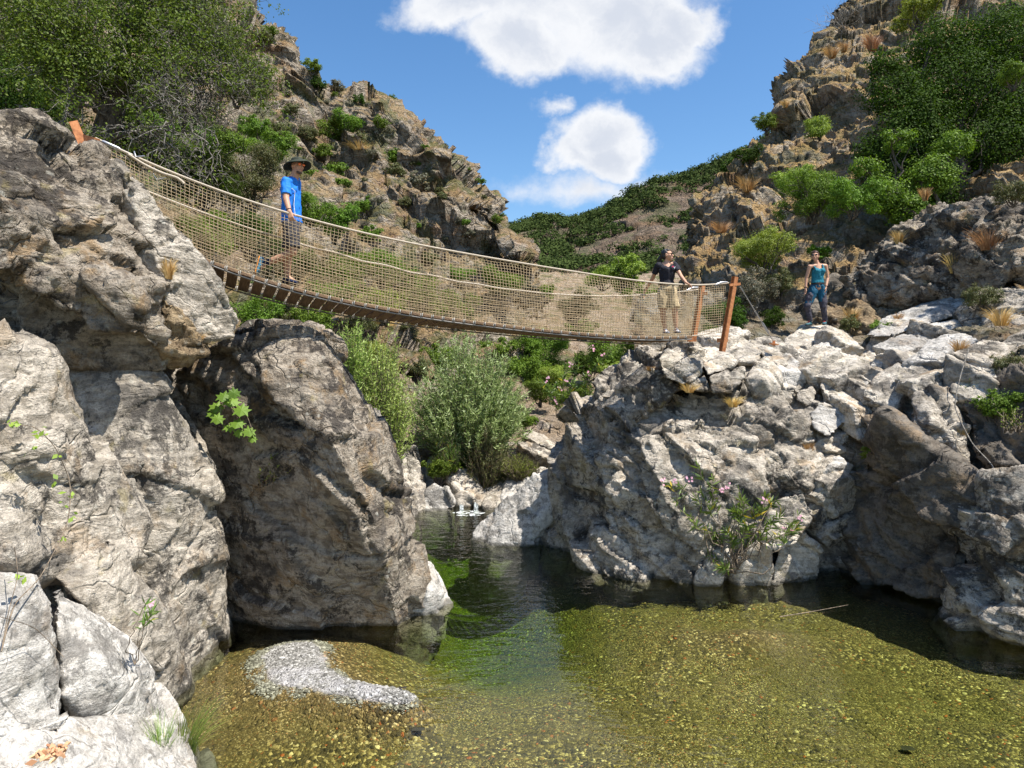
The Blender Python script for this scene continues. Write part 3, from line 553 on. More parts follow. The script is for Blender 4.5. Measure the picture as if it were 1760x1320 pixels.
# sunlit lichen crag behind
R('boulder', [front([(1452,492,16.4),(1478,455,16.5),(1505,430,16.4),(1549,390,16.2),(1600,362,15.9),(1660,350,15.4),(1800,330,14),(1800,470,13.2),(1660,505,14.4),(1600,530,15.0),(1540,535,15.6),(1475,520,16.0),(1580,440,15.2),(1690,410,14.2)], 2.0, .9)], 'weathered', 'white spotted lichen crag rising behind the woman in teal on the right', 0.055, 1.3, 'rough', sdir=(0.7, 0.0, 0.7))
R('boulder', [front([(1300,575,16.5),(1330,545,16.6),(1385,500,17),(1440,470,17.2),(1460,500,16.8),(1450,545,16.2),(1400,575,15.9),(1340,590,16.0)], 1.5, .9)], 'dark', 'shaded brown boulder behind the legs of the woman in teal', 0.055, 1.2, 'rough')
R('boulder', [front([(1395,560,15.9),(1420,530,16.1),(1480,525,15.8),(1530,545,15.2),(1520,575,14.9),(1450,580,15.1)], 1.0, .9)], 'brown', 'low brown rocks with dry weeds right of the woman in teal', 0.05, 1.2, 'rough')
# dark faces
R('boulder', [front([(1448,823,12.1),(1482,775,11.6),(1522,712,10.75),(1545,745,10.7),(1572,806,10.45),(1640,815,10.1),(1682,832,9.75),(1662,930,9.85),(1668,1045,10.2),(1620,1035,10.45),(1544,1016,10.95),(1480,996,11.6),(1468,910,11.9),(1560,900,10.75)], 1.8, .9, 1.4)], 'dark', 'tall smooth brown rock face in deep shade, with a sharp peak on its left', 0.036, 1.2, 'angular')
R('boulder', [front([(1678,830,9.6),(1690,816,9.5),(1760,808,9.2),(1880,800,8.8),(1900,1120,8.6),(1760,1100,9.0),(1705,1085,9.3),(1664,1000,9.55),(1658,930,9.6),(1720,950,8.95)], 1.8, .95, 1.4)], 'grey', 'grey blocky boulder in the water at the right edge', 0.036, 1.3, 'angular')
R('boulder', [front([(1562,775,11.0),(1575,700,11.3),(1570,658,11.6),(1616,645,11.5),(1638,682,11.2),(1650,740,10.9),(1674,806,10.5),(1598,812,10.7),(1600,720,10.75)], 1.2, .85)], 'grey', 'jagged grey block perched above the tall shaded face', 0.035, 1.3, 'blocky')
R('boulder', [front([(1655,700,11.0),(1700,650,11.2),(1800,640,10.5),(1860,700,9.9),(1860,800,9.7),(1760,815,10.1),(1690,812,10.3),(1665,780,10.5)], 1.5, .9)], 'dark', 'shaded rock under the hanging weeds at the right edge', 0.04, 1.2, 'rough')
R('boulder', [front([(1350,800,12.3),(1395,760,12.4),(1440,790,12.2),(1450,850,12.0),(1480,930,11.9),(1470,995,11.9),(1380,995,11.9),(1390,900,11.95)], 1.0, .9, 1.2)], 'grey', 'cracked rocks in the cleft between the rounded boulder and the shaded face', 0.04, 1.4, 'blocky')
for pts, lb in (([(1195,992,11.2),(1215,950,11.25),(1250,935,11.3),(1258,960,11.15),(1240,1000,11.42)], 'little grey rock at the waterline under the oleander, left one'),
                ([(1255,1000,11.4),(1270,950,11.15),(1300,925,11.15),(1325,940,11.1),(1330,975,11.2),(1310,1000,11.35)], 'rounded waterline rock right of the oleander root'),
                ([(1300,930,11.3),(1330,860,11.4),(1380,845,11.5),(1400,880,11.4),(1370,935,11.2),(1335,950,11.1)], 'sunlit broken block right of the oleander, above the waterline rock'),
                ([(1330,975,11.3),(1345,925,11.35),(1385,915,11.4),(1415,950,11.45),(1400,990,11.7)], 'grey block in the corner right of the oleander, touching the water')):
    R('rock', [front(pts, .7, .85, .8)], 'pale', lb, 0.03, 0.8, 'blocky', 'rock')

# loose rubble strewn over the right bank --------------------------------------
def ico_rock(seed, r=1.0):
    bm = bmesh.new(); rnd = random.Random(seed)
    vs = []
    sh = rnd.uniform(-.35, .35); ty = rnd.uniform(.55, .8); tz = rnd.uniform(.42, .7)
    for sx_ in (-1, 1):
        for sy_ in (-1, 1):
            for sz_ in (-1, 1):
                if rnd.random() < .22:      # a broken corner becomes three points
                    for ax in range(3):
                        q = [sx_, sy_, sz_]; q[ax] *= rnd.uniform(.1, .5); vs.append(((q[0] + sh * q[2]) * rnd.uniform(.85, 1.1), q[1] * ty, q[2] * tz))
                else: vs.append(((sx_ + sh * sz_) * rnd.uniform(.7, 1.1), sy_ * ty * rnd.uniform(.7, 1.1), sz_ * tz * rnd.uniform(.75, 1.1)))
    return [np.array(v) for v in vs]
ROCKMESH = {}
def small_rock_mesh(seed, mat):
    key = (seed, mat)
    if key in ROCKMESH: return ROCKMESH[key]
    v, f = remesh_hulls([ico_rock(seed)], 0.06, 0)
    v = displace_rock(v * 1.0, norm_of(v, f), 0.7, 900 + seed, 'blocky')
    v[:, 2] -= v[:, 2].min()
    me = mesh_from('rock', v, f); me.materials.append(M[mat]); ROCKMESH[key] = me; return me
def put_rock(x, y, z, s, seed, mat, label, group, name='rock', squash=1.0):
    o = link(name, small_rock_mesh(seed, mat), None, loc=(x, y, z), rz=random.uniform(0, 6.28)); o.scale = (s, s * random.uniform(.75, 1.1), s * random.uniform(.75, 1.1) * squash)
    o.rotation_euler[0] = random.uniform(-.4, .4); o.rotation_euler[1] = random.uniform(-.5, .5)
    tag(o, label, 'rock', group); return o
PXB = CX + BANK[:, 0] / BANK[:, 1] * F; PYB = CY - (BANK[:, 2] - CAMZ) / BANK[:, 1] * F
def on_bank(px, py):
    k = np.argmin((PXB - px) ** 2 + (PYB - py) ** 2); return BANK[k]
rnd = random.Random(4)
n_r = 0
for k in range(1500):
    if n_r >= 105: break
    px = rnd.uniform(1225, 1700); py = rnd.uniform(575, 900)
    top = 600 if px < 1480 else 585
    if py < top or (px > 1440 and py > 690 + (px < 1500) * 60) or (px < 1400 and py > 700 + 0.0 * px and px < 1370): continue
    q = on_bank(px, py); s = rnd.uniform(.10, .26) if n_r % 3 == 0 else rnd.uniform(.28, .58)
    o_ = put_rock(q[0], q[1] + s * .12, q[2] - s * .45, s, rnd.randint(0, 13), rnd.choice(['grey', 'pale', 'pale', 'white']), 'angular broken grey stone among the rubble of the right bank', 'rubble on the right bank')
    o_.rotation_euler = (rnd.uniform(-.15, .3), rnd.uniform(-.7, -.2), rnd.choice([.35, .5, 1.9]) + rnd.uniform(-.25, .25)); n_r += 1
# creek boulders at the little waterfall ----------------------------------------
CB = [([(680,862,17.2),(672,800,17.6),(690,770,17.8),(715,765,17.8),(728,800,17.5),(730,850,17.1),(722,880,16.7),(700,885,16.6)], 'pale', 'rounded grey boulder left of the waterfall under the pale willow'),
      ([(722,880,16.75),(728,845,17),(745,828,17.1),(770,838,17),(784,865,16.9),(782,880,16.72)], 'white', 'smooth light grey boulder at the water left of the little waterfall'),
      ([(772,840,17.6),(778,812,17.9),(800,806,18),(818,815,17.9),(826,842,17.6),(806,860,17.3),(788,858,17.3)], 'pale', 'leaning cream boulder right above the little waterfall'),
      ([(828,850,17.5),(838,836,17.6),(862,832,17.6),(866,860,17.2),(855,875,16.9),(832,874,16.9)], 'grey', 'dark grey boulder just right of the little waterfall'),
      ([(858,855,17.2),(868,828,17.6),(900,818,17.7),(910,826,17.5),(880,860,17.0),(866,870,16.9)], 'white', 'flat topped white rock right of the waterfall'),
      ([(676,880,16.2),(686,850,16.3),(700,862,16.2),(712,888,16.15),(690,900,15.8)], 'grey', 'low grey rock where the stream enters the pool on the left'),
      ([(812,856,17.3),(818,846,17.5),(832,850,17.5),(832,864,17.2),(820,868,17.1)], 'grey', 'small dark stone splitting the waterfall in two'),
      ([(905,815,18.2),(930,800,18.6),(955,806,18.2),(960,822,17.6),(925,835,17.3),(905,832,17.5)], 'pale', 'pale ledge behind the polished rock tongue'),
      ([(870,882,16.6),(885,868,16.8),(905,872,16.6),(900,888,16.2),(880,892,16.0)], 'white', 'small white stone at the foot of the polished rock tongue')]
for pts, mt, lb in CB: R('boulder', [front(pts, 1.0, .85)], mt, lb, 0.05, .8, 'smooth')
for k in range(46):
    px = rnd.uniform(660, 960); d = rnd.uniform(17.2, 24) ; py = 880 - (d - 16.8) * 22 + rnd.uniform(-8, 8)
    if 770 < px < 840 and d < 18: continue
    q = at(px, py, d); s = rnd.uniform(.2, .7)
    put_rock(q[0], q[1], q[2] - s * .4, s, rnd.randint(0, 13), rnd.choice(['grey', 'pale', 'white']), 'loose grey stone in the stream bed behind the waterfall', 'stones of the upper stream bed')
# ------------------------------------------------------------------ vegetation
def leaf_mat(name, c0, c1, trans=0.3, rough=0.55, spec=0.3, dry=None):
    m, t = new_mat(name)
    geo = t.n('ShaderNodeNewGeometry'); r = geo.outputs['Random Per Island']
    oi = t.n('ShaderNodeObjectInfo').outputs['Random']
    stops = [(0.0, c0), (0.75, c1)] + ([(0.93, c1), (0.96, dry)] if dry else [])
    c = t.ramp(r, stops)
    c = t.n('ShaderNodeHueSaturation', ins={'Hue': t.m('MULTIPLY_ADD', oi, 0.03, 0.485), 'Saturation': 1.0, 'Value': t.m('MULTIPLY_ADD', oi, 0.35, 0.82), 'Color': c}).outputs[0]
    bs = t.n('ShaderNodeBsdfPrincipled', ins={'Base Color': c, 'Roughness': rough, 'Specular IOR Level': spec})
    tb = t.n('ShaderNodeBsdfTranslucent', ins={'Color': t.mix(0.5, c, t.n('ShaderNodeHueSaturation', ins={'Saturation': 1.15, 'Value': 1.6, 'Color': c}).outputs[0])})
    finish(t, t.n('ShaderNodeMixShader', ins={0: trans, 1: bs.outputs[0], 2: tb.outputs[0]}).outputs[0]); return m
M['leaf_green'] = leaf_mat('leaves_green', (0.055, 0.105, 0.012), (0.16, 0.245, 0.032), spec=.15)
M['leaf_dark'] = leaf_mat('leaves_dark', (0.020, 0.042, 0.006), (0.062, 0.108, 0.014), spec=.10, rough=.7)
M['leaf_olive'] = leaf_mat('leaves_olive', (0.055, 0.07, 0.024), (0.155, 0.165, 0.06), dry=(0.20, 0.13, 0.06))
M['leaf_lime'] = leaf_mat('leaves_lime', (0.12, 0.18, 0.02), (0.27, 0.34, 0.05))
M['leaf_willow'] = leaf_mat('leaves_willow', (0.15, 0.23, 0.035), (0.42, 0.50, 0.15), rough=0.5)
M['leaf_silver'] = leaf_mat('leaves_silver', (0.10, 0.19, 0.03), (0.44, 0.56, 0.25), rough=0.45, spec=0.4)
M['leaf_oak'] = leaf_mat('leaves_oak', (0.045, 0.085, 0.012), (0.14, 0.20, 0.030), spec=.15)
M['leaf_grey'] = leaf_mat('leaves_grey', (0.08, 0.085, 0.05), (0.17, 0.165, 0.11), dry=(0.25, 0.17, 0.09))
M['leaf_blade'] = leaf_mat('leaves_oleander', (0.06, 0.12, 0.02), (0.17, 0.26, 0.05), rough=0.4, spec=0.5, dry=(0.5, 0.42, 0.04))
M['leaf_rust'] = leaf_mat('leaves_rust', (0.26, 0.13, 0.06), (0.48, 0.28, 0.14))
M['straw'] = leaf_mat('straw', (0.36, 0.22, 0.085), (0.66, 0.46, 0.20), trans=0.2)
M['grass'] = leaf_mat('grass_blades', (0.10, 0.18, 0.03), (0.26, 0.36, 0.08), trans=0.3, dry=(0.5, 0.38, 0.14))
def bark_mat(name, a, b):
    m, t = new_mat(name); p = t.n('ShaderNodeNewGeometry').outputs['Position']
    n = t.noise(t.n('ShaderNodeMapping', ins={'Vector': p, 'Scale': (6, 6, 1.5)}).outputs[0], 4, 5, 0.7)
    c = t.mix(t.ss(n, 0.4, 0.6), a, b)
    bb = t.n('ShaderNodeBump', ins={'Strength': 0.7, 'Distance': 0.03, 'Height': n})
    finish(t, t.n('ShaderNodeBsdfPrincipled', ins={'Base Color': c, 'Roughness': 0.9, 'Normal': bb.outputs[0]}).outputs[0]); return m
M['bark'] = bark_mat('bark_dark', (0.05, 0.04, 0.032), (0.14, 0.115, 0.09))
M['bark_grey'] = bark_mat('bark_grey', (0.11, 0.10, 0.085), (0.28, 0.255, 0.22))
M['twig'] = bark_mat('twig', (0.10, 0.075, 0.05), (0.26, 0.20, 0.14))

def unit(a): return a / (np.linalg.norm(a, axis=-1, keepdims=True) + 1e-9)
def leaf_quads(c, nrm, L, Wd, rng, adir=None, droop=0.0):
    n = len(c)
    r = rng.normal(size=(n, 3)) if adir is None else adir + rng.normal(size=(n, 3)) * 0.35
    a = unit(r - (r * nrm).sum(1)[:, None] * nrm); b = np.cross(nrm, a)
    s = rng.uniform(0.6, 1.3, n)[:, None]
    v = np.stack([c - a * L * s * .5, c + b * Wd * s * .5 - a * L * s * .06, c + a * L * s * .5, c - b * Wd * s * .5 - a * L * s * .06], 1).reshape(-1, 3)
    f = np.arange(4 * n).reshape(n, 4); return v, f
def crown_leaves(blobs, n, rng, L, Wd, clump=0.22, per=22, shell=0.5, up=0.5):
    """blobs: rows (x,y,z,rx,ry,rz)"""
    blobs = np.array(blobs, float); vol = (blobs[:, 3] * blobs[:, 4] * blobs[:, 5]) ** (2 / 3.)
    nc = max(1, n // per); bi = rng.choice(len(blobs), nc, p=vol / vol.sum())
    d = unit(rng.normal(size=(nc, 3))); rr = shell + (1 - shell) * rng.uniform(0, 1, nc) ** 0.6; rr *= rng.uniform(.8, 1.12, nc)
    R_ = blobs[bi, 3:6]; cc = blobs[bi, :3] + d * rr[:, None] * R_
    cs = clump * R_.mean(1) * rng.uniform(.6, 1.3, nc)
    k = rng.poisson(per, nc) + 4
    ci = np.repeat(np.arange(nc), k)
    off = rng.normal(size=(len(ci), 3)) * np.array([1, 1, .62]) * cs[ci][:, None]
    c = cc[ci] + off
    out = unit(unit(off) * .7 + d[ci] * 0.6 + np.array([0, 0, up]) + rng.normal(size=(len(ci), 3)) * .55)
    return leaf_quads(c, out, L, Wd, rng)
def tubes(paths, sides=5):
    """paths: list of (pts (k,3), radii (k))"""
    V = []; Fc = []; o = 0
    for pts, rad in paths:
        pts = np.asarray(pts, float); k = len(pts)
        if k < 2: continue
        rad = np.broadcast_to(np.asarray(rad, float), (k,))
        tg = np.gradient(pts, axis=0); tg = unit(tg)
        ref = np.array([0, 0, 1.0]) if abs(tg[:, 2]).mean() < 0.8 else np.array([1.0, 0, 0])
        a = unit(np.cross(tg, ref)); b = np.cross(tg, a)
        an = np.arange(sides) * 2 * np.pi / sides
        ring = pts[:, None] + rad[:, None, None] * (np.cos(an)[None, :, None] * a[:, None] + np.sin(an)[None, :, None] * b[:, None])
        V.append(ring.reshape(-1, 3))
        i = np.arange(k - 1)[:, None] * sides; j = np.arange(sides)[None]; jn = (j + 1) % sides
        Fc.append(np.stack([i + j, i + jn, i + sides + jn, i + sides + j], -1).reshape(-1, 4) + o)
        # end caps as degenerate fans
        o += k * sides
    return np.concatenate(V), np.concatenate(Fc)
def wobble(p0, p1, n, amp, rng, sag=0.0):
    t = np.linspace(0, 1, n)[:, None]; p = p0 + (p1 - p0) * t
    w_ = rng.normal(size=(n, 3)); w_ = np.cumsum(w_, 0); w_ -= w_[0] + (w_[-1] - w_[0]) * t
    p = p + w_ * amp * np.linalg.norm(p1 - p0) / n
    p[:, 2] += sag * np.sin(t[:, 0] * np.pi) * np.linalg.norm(p1 - p0); return p
# shrub prototypes: unit radius, base at z=0
PROTO = {}
def shrub_proto(mat, lod, var):
    key = (mat, lod, var)
    if key in PROTO: return PROTO[key]
    rng = np.random.default_rng(abs(hash((mat, var))) % 1000 if False else (sum(map(ord, mat)) * 7 + var * 13 + lod))
    blobs = [(0, 0, .62, .60, .60, .48)]
    for k in range(12):
        a = k * 2.4 + rng.uniform(0, 1); r = rng.uniform(.3, .85); q_ = rng.uniform(.7, 1.3)
        blobs.append((math.cos(a) * r, math.sin(a) * r, rng.uniform(.15, 1.25) * (1.15 - r * .5), rng.uniform(.2, .36) * q_, rng.uniform(.2, .36) * q_, rng.uniform(.16, .30) * q_))
    n, L = {0: (2600, .13), 1: (9000, .068), 2: (26000, .040)}[lod]
    v, f = crown_leaves(blobs, n, rng, L, L * .55, clump=.20 if lod else .24, per=20 if lod < 2 else 34)
    me = mesh_from('crown', v, f, smooth=False); me.materials.append(M[mat])
    paths = []
    for k in range(9 if lod else 4):
        b = blobs[k % len(blobs)]; e = np.array(b[:3]) + rng.normal(size=3) * .12
        pp = wobble(np.array([rng.normal() * .05, rng.normal() * .05, -.25]), e, 7, .5, rng); paths.append((pp, np.linspace(.04, .012, 7)))
        if lod == 2:
            for j in range(4):
                e2 = e + rng.normal(size=3) * .33; paths.append((wobble(pp[4], e2, 5, .5, rng), np.linspace(.014, .004, 5)))
    sv, sf = tubes(paths, 4); ms = mesh_from('stems', sv, sf); ms.materials.append(M['bark' if mat != 'leaf_grey' else 'bark_grey'])
    PROTO[key] = (me, ms); return PROTO[key]
def shrub(px, py, d, rpx, mat, label, group=None, lod=None, name='shrub', cat='shrub', sx=1.0, sz=1.0, q=None):
    r = rpx / F * d * 1.0
    if lod is None: lod = 0 if rpx < 26 else (1 if rpx < 58 else 2)
    q = at(px, py, d) if q is None else q
    e = empty(name, (q[0], q[1] + r * .1, q[2] - r * sz * .78), label, cat, group, rz=random.uniform(0, 6.28))
    e.scale = (r * sx, r * sx, r * sz)
    me, ms = shrub_proto('leaf_' + mat, lod, random.randint(0, 2))
    link('crown', me, None, e); link('stems', ms, None, e); return e

SHR = [ # px, py, d, r, kind, label
 (20,150,14,115,'dark','dark green tree crown at the left edge above the weathered boulder'),
 (40,30,15.5,120,'olive','olive green tree crown filling the top left corner'),
 (120,110,17,75,'dark','dark crown between the left edge tree and the bare branched oak'),
 (250,170,18,70,'green','bright green bush seen through the fork of the oak trunk'),
 (345,20,21,70,'olive','olive bush at the top of the picture right of the oak'),
 (405,150,24,34,'olive','dull olive bush at the right tips of the oak branches'),
 (300,235,15.5,72,'green','fresh green bush below the oak branches, above the net start'),
 (230,235,13.5,55,'dark','dark bush right behind the rusty post'),
 (375,235,18,55,'green','bright green bush between the oak and the rocky crag'),
 (430,290,16.5,72,'olive','domed olive shrub just left of the man in the hat'),
 (345,300,14.5,66,'dark','dark green shrub above the near rope, left of the domed olive one'),
 (470,250,22,42,'green','green shrub on the slope above and left of the man in the hat'),
 (440,215,26,34,'green','small leafy shrub at the foot of the dark cave on the left hill'),
 (430,385,14.5,62,'dark','dark shrub behind the net left of the walking man'),
 (350,390,12.5,55,'green','green shrub behind the upper net near the leaning slab'),
 (575,375,20,44,'green','rounded bright shrub directly right of the man in the blue shirt'),
 (530,350,19,38,'green','bushy shrub behind the back of the man in the blue shirt'),
 (500,440,17,55,'dark','dark shrub seen through the net behind the walking legs'),
 (590,455,20,62,'green','green shrub seen through the net right of the walking man'),
 (660,450,23,58,'green','green shrub behind the middle of the net, upper left'),
 (655,510,22,48,'lime','yellow green shrub low behind the net, above the pale willow'),
 (440,530,14,45,'green','green shrub under the left planks of the bridge'),
 (540,545,16,48,'green','leafy green shrub under the bridge above the knob of rock'),
 (500,520,17,40,'olive','dull shrub behind the bridge planks near the walking man'),
 (720,500,27,52,'green','olive shrub behind the centre of the net'),
 (860,480,33,40,'green','green shrub behind the net at the foot of the left ridge'),
 (1072,458,30,44,'lime','round yellow green tree left of the woman in the black shirt'),
 (1035,470,31,30,'lime','small yellow green tree, left neighbour of the round one'),
 (1110,510,26,44,'green','green shrub behind the net near the woman in the black shirt'),
 (990,520,33,40,'olive','olive shrub behind the lower net, right of centre'),
 (1250,530,15.3,46,'dark','dark leafy shrub right behind the near bridge post'),
 (1225,570,14.6,36,'dark','dark shrub at ground level between the two bridge posts'),
 (1110,590,22,48,'dark','dark shrub hanging below the right end of the bridge deck'),
 (1050,600,24,46,'green','green shrub below the bridge, left of the rounded shoulder'),
 (1010,620,27,36,'dark','dark green shrub below the bridge above the pink oleanders'),
 (850,600,32,46,'green','bright green shrub right behind the silver willow top'),
 (905,630,31,48,'green','green shrub on the slope right of the silver willow'),
 (950,655,30,34,'dark','dark shrub low on the slope right of the silver willow'),
 (800,585,34,42,'dark','dark shrub on the slope just above the silver willow'),
 (700,590,27,30,'olive','olive shrub between the pale willow and the silver willow'),
 (1318,205,26,26,'green','small wind shaped tree against the sky on the right cliff edge'),
 (1290,262,25.5,26,'dark','dark shrub hanging on the cliff edge below the wind shaped tree'),
 (1262,278,27,20,'dark','small dark shrub lowest on the right cliff skyline'),
 (1400,320,17.5,62,'green','leafy shrub in the middle of the right cliff'),
 (1370,300,19,38,'lime','light green shrub left of the middle of the right cliff'),
 (1410,210,20,30,'lime','thin yellow green shrub high on the pale cliff rock'),
 (1465,330,16.5,46,'green','shrub joining the large dark tree on the right cliff'),
 (1315,420,17,60,'lime','bright lime shrub above and left of the woman in teal'),
 (1290,490,16,48,'grey','grey twiggy shrub between the bridge post and the woman in teal'),
 (1340,480,16.6,34,'olive','dull shrub left of the head of the woman in teal'),
 (1410,430,18,24,'green','small green shrub behind the head of the woman in teal'),
 (1330,540,15.8,26,'dark','dark low shrub left of the knees of the woman in teal'),
 (1580,8,22,44,'lime','bright green shrub at the top edge of the right cliff'),
 (1745,120,14.5,34,'green','bright leafy shrub at the right edge, above the dark tree'),
 (1745,320,13.5,34,'olive','yellowish shrub at the right edge of the cliff'),
 (1520,560,14.4,24,'green','small green shrub behind the long white slab'),
 (1460,550,15,22,'olive','small olive weed bush right of the boots of the woman in teal'),
 (1690,500,13.2,32,'olive','yellow flowered weeds at the top right of the bank'),
 (1735,620,11.2,38,'olive','tangle of dry weeds at the right edge of the bank'),
 (1725,690,10.6,46,'green','leafy green creeper hanging at the right edge of the bank'),
 (1680,660,11.2,30,'lime','light green weeds left of the hanging creeper'),
 (1495,775,11.9,18,'lime','small yellow green weed tuft left of the sharp dark peak'),
 (1245,715,12.0,8,'grey','tiny grey weed on the ledge above the rounded boulder'),
 (717,628,23.5,28,'olive','olive shrub in the gap between the pale willow and the silver willow, lower one'),
 (928,668,25,32,'green','green shrub low on the valley slope right of the silver willow'),
 (955,640,29,30,'lime','light green shrub high on the valley slope, left of the pink oleander'),
 (905,720,21,22,'green','small green shrub above the pale ledge of the stream bed'),
 (930,600,33,62,'green','broad green bush right of the silver willow under the deck'),
 (1075,640,21,44,'lime','light green bush at the left edge of the striped shoulder'),
 (985,680,24,34,'green','green bush low on the slope behind the pink oleander'),
 (640,600,21,50,'lime','yellow green bush between the overhanging boulder and the pale willow top'),
 (760,610,26,44,'green','green bush on the left shoulder of the silver willow'),
 (880,700,24,26,'olive','olive bush at the right side of the silver willow'),
 (820,640,33,34,'green','green shrub peeping over the silver willow on its right shoulder'),
 (960,590,40,30,'olive','olive shrub directly below the bridge deck, right of the bright green one'),
 (1000,560,45,30,'green','green shrub hidden partly by the deck edge right of centre'),
 (745,575,33,30,'dark','dark shrub just under the deck above the two willows'),
 (780,520,30,40,'green','green shrub behind the net right of its centre'),
 (930,500,40,34,'green','green shrub behind the net between the ridge foot and the yellow green tree'),
 (560,500,18.5,40,'green','green shrub behind the lower net right of the man'),
 (620,540,20,34,'olive','olive shrub under the deck above the pale willow'),
 (755,800,17.6,34,'green','green streamside bush under the silver willow on the left'),
 (800,790,18.3,36,'dark','dark streamside bush in the middle under the silver willow'),
 (850,810,18.0,30,'olive','brownish streamside bush under the silver willow on the right'),
]
for a in SHR: shrub(*a)
# shrubs of the rocky hill ------------------------------------------------------
HX = HILL_L; PXH = CX + HX[:, 0] / HX[:, 1] * F; PYH = CY - (HX[:, 2] - CAMZ) / HX[:, 1] * F
def on_hill(px, py):
    s = (PXH - px) ** 2 + (PYH - py) ** 2; c = np.where(s < max(9, s.min() * 1.5))[0]; return HX[c[np.argmin(HX[c, 1])]]
ridge = [(455,70,24,'olive'),(480,88,18,'olive'),(430,112,28,'olive'),(540,122,19,'green'),(545,150,17,'dark'),(580,152,17,'grey'),(620,174,13,'dark'),(470,60,14,'green'),(857,382,13,'green'),(832,342,7,'olive'),(400,70,22,'olive')]
names = ['olive shrub on the left skyline left of the rounded outcrop', 'second olive shrub on the left skyline, touching the rounded outcrop', 'wide olive shrub below the left skyline', 'tall green shrub on the skyline just right of the rounded outcrop', 'dark shrub below the tall green skyline shrub', 'blue grey shrub on the left skyline, right of the tall green one',
         'small dark shrub on the skyline left of the square crag', 'green shrub highest on the left skyline', 'green shrub at the lower right end of the left ridge', 'tiny shrub on the small pinnacle of the left ridge', 'olive shrub beside the top of the left hill']
for (px, py, r, k), nm_ in zip(ridge, names): q = on_hill(px, py); shrub(px, py, q[1], r, k, nm_, q=np.array([q[0], q[1] - .5, q[2] + r / F * q[1] * .3]))
mid = [(565,222,42,'green'),(600,208,30,'green'),(655,212,17,'green'),(684,268,24,'green'),(682,290,22,'olive'),(716,306,24,'grey'),(576,285,24,'green'),(530,225,26,'olive'),(480,225,24,'olive'),(590,312,18,'green'),(625,350,18,'green'),(560,255,20,'green'),
       (700,345,15,'olive'),(762,335,10,'olive'),(770,372,14,'grey'),(820,412,16,'grey'),(755,330,12,'olive'),(620,235,20,'olive'),(640,265,12,'grey'),(740,355,12,'olive'),(800,385,10,'green'),(690,420,20,'green'),(740,440,22,'olive'),(640,400,24,'green'),(790,470,26,'green'),(850,440,16,'grey'),(540,300,18,'green'),(505,190,16,'olive'),(500,160,12,'grey'),(460,160,14,'olive')]
for px, py, r, k in mid:
    q = on_hill(px, py); shrub(px, py, q[1], r, k, {'green': 'leafy green shrub rooted among the crags of the left hill', 'olive': 'dull olive shrub rooted among the crags of the left hill', 'grey': 'grey brown shrub rooted among the crags of the left hill'}[k], {'green': 'green shrubs of the left hill', 'olive': 'olive shrubs of the left hill', 'grey': 'grey shrubs of the left hill'}[k], q=np.array([q[0], q[1] - .4, q[2]]))
for k in range(95):
    px = rnd.uniform(400, 880); py = rnd.uniform(150, 560); q = on_hill(px, py)
    if abs(PXH - px).min() > 6 or (np.hypot(PXH - px, PYH - py)).min() > 6: continue
    kk = rnd.choice(['olive', 'green', 'grey', 'grey']); shrub(px, py, q[1], rnd.uniform(4, 11), kk, 'small low bush clinging to the crags of the left hill', 'small bushes of the left hill', lod=0, q=q)
# trees of the far hill: a wood that reads as one mass ---------------------------
rng = np.random.default_rng(5)
nn = fbm(FARV / 11.0, 77, 4); ok = np.where((nn > -0.24) & (FARV[:, 1] < 222))[0]
cs = FARV[rng.choice(ok, 2600)]
rad = rng.uniform(.9, 2.3, len(cs)) * (0.6 + cs[:, 1] / 260)
per = 80; ci = np.repeat(np.arange(len(cs)), per)
dd = unit(rng.normal(size=(len(ci), 3))); dd[:, 2] = abs(dd[:, 2])
c = cs[ci] + dd * rad[ci][:, None] * np.array([1, 1, .85]) * rng.uniform(.75, 1.05, (len(ci), 1))
lv, lf = leaf_quads(c, unit(dd + rng.normal(size=dd.shape) * .4), 0.62, 0.5, rng)
M['leaf_far'] = leaf_mat('leaves_far', (0.022, 0.034, 0.010), (0.062, 0.080, 0.022), trans=.1, spec=.05, rough=.9)
o = link('woodland', mesh_from('woodland', lv, lf, smooth=False), M['leaf_far']); tag(o, 'dark evergreen scrub covering the far hill in the gap of the valley', 'woodland', kind='stuff')

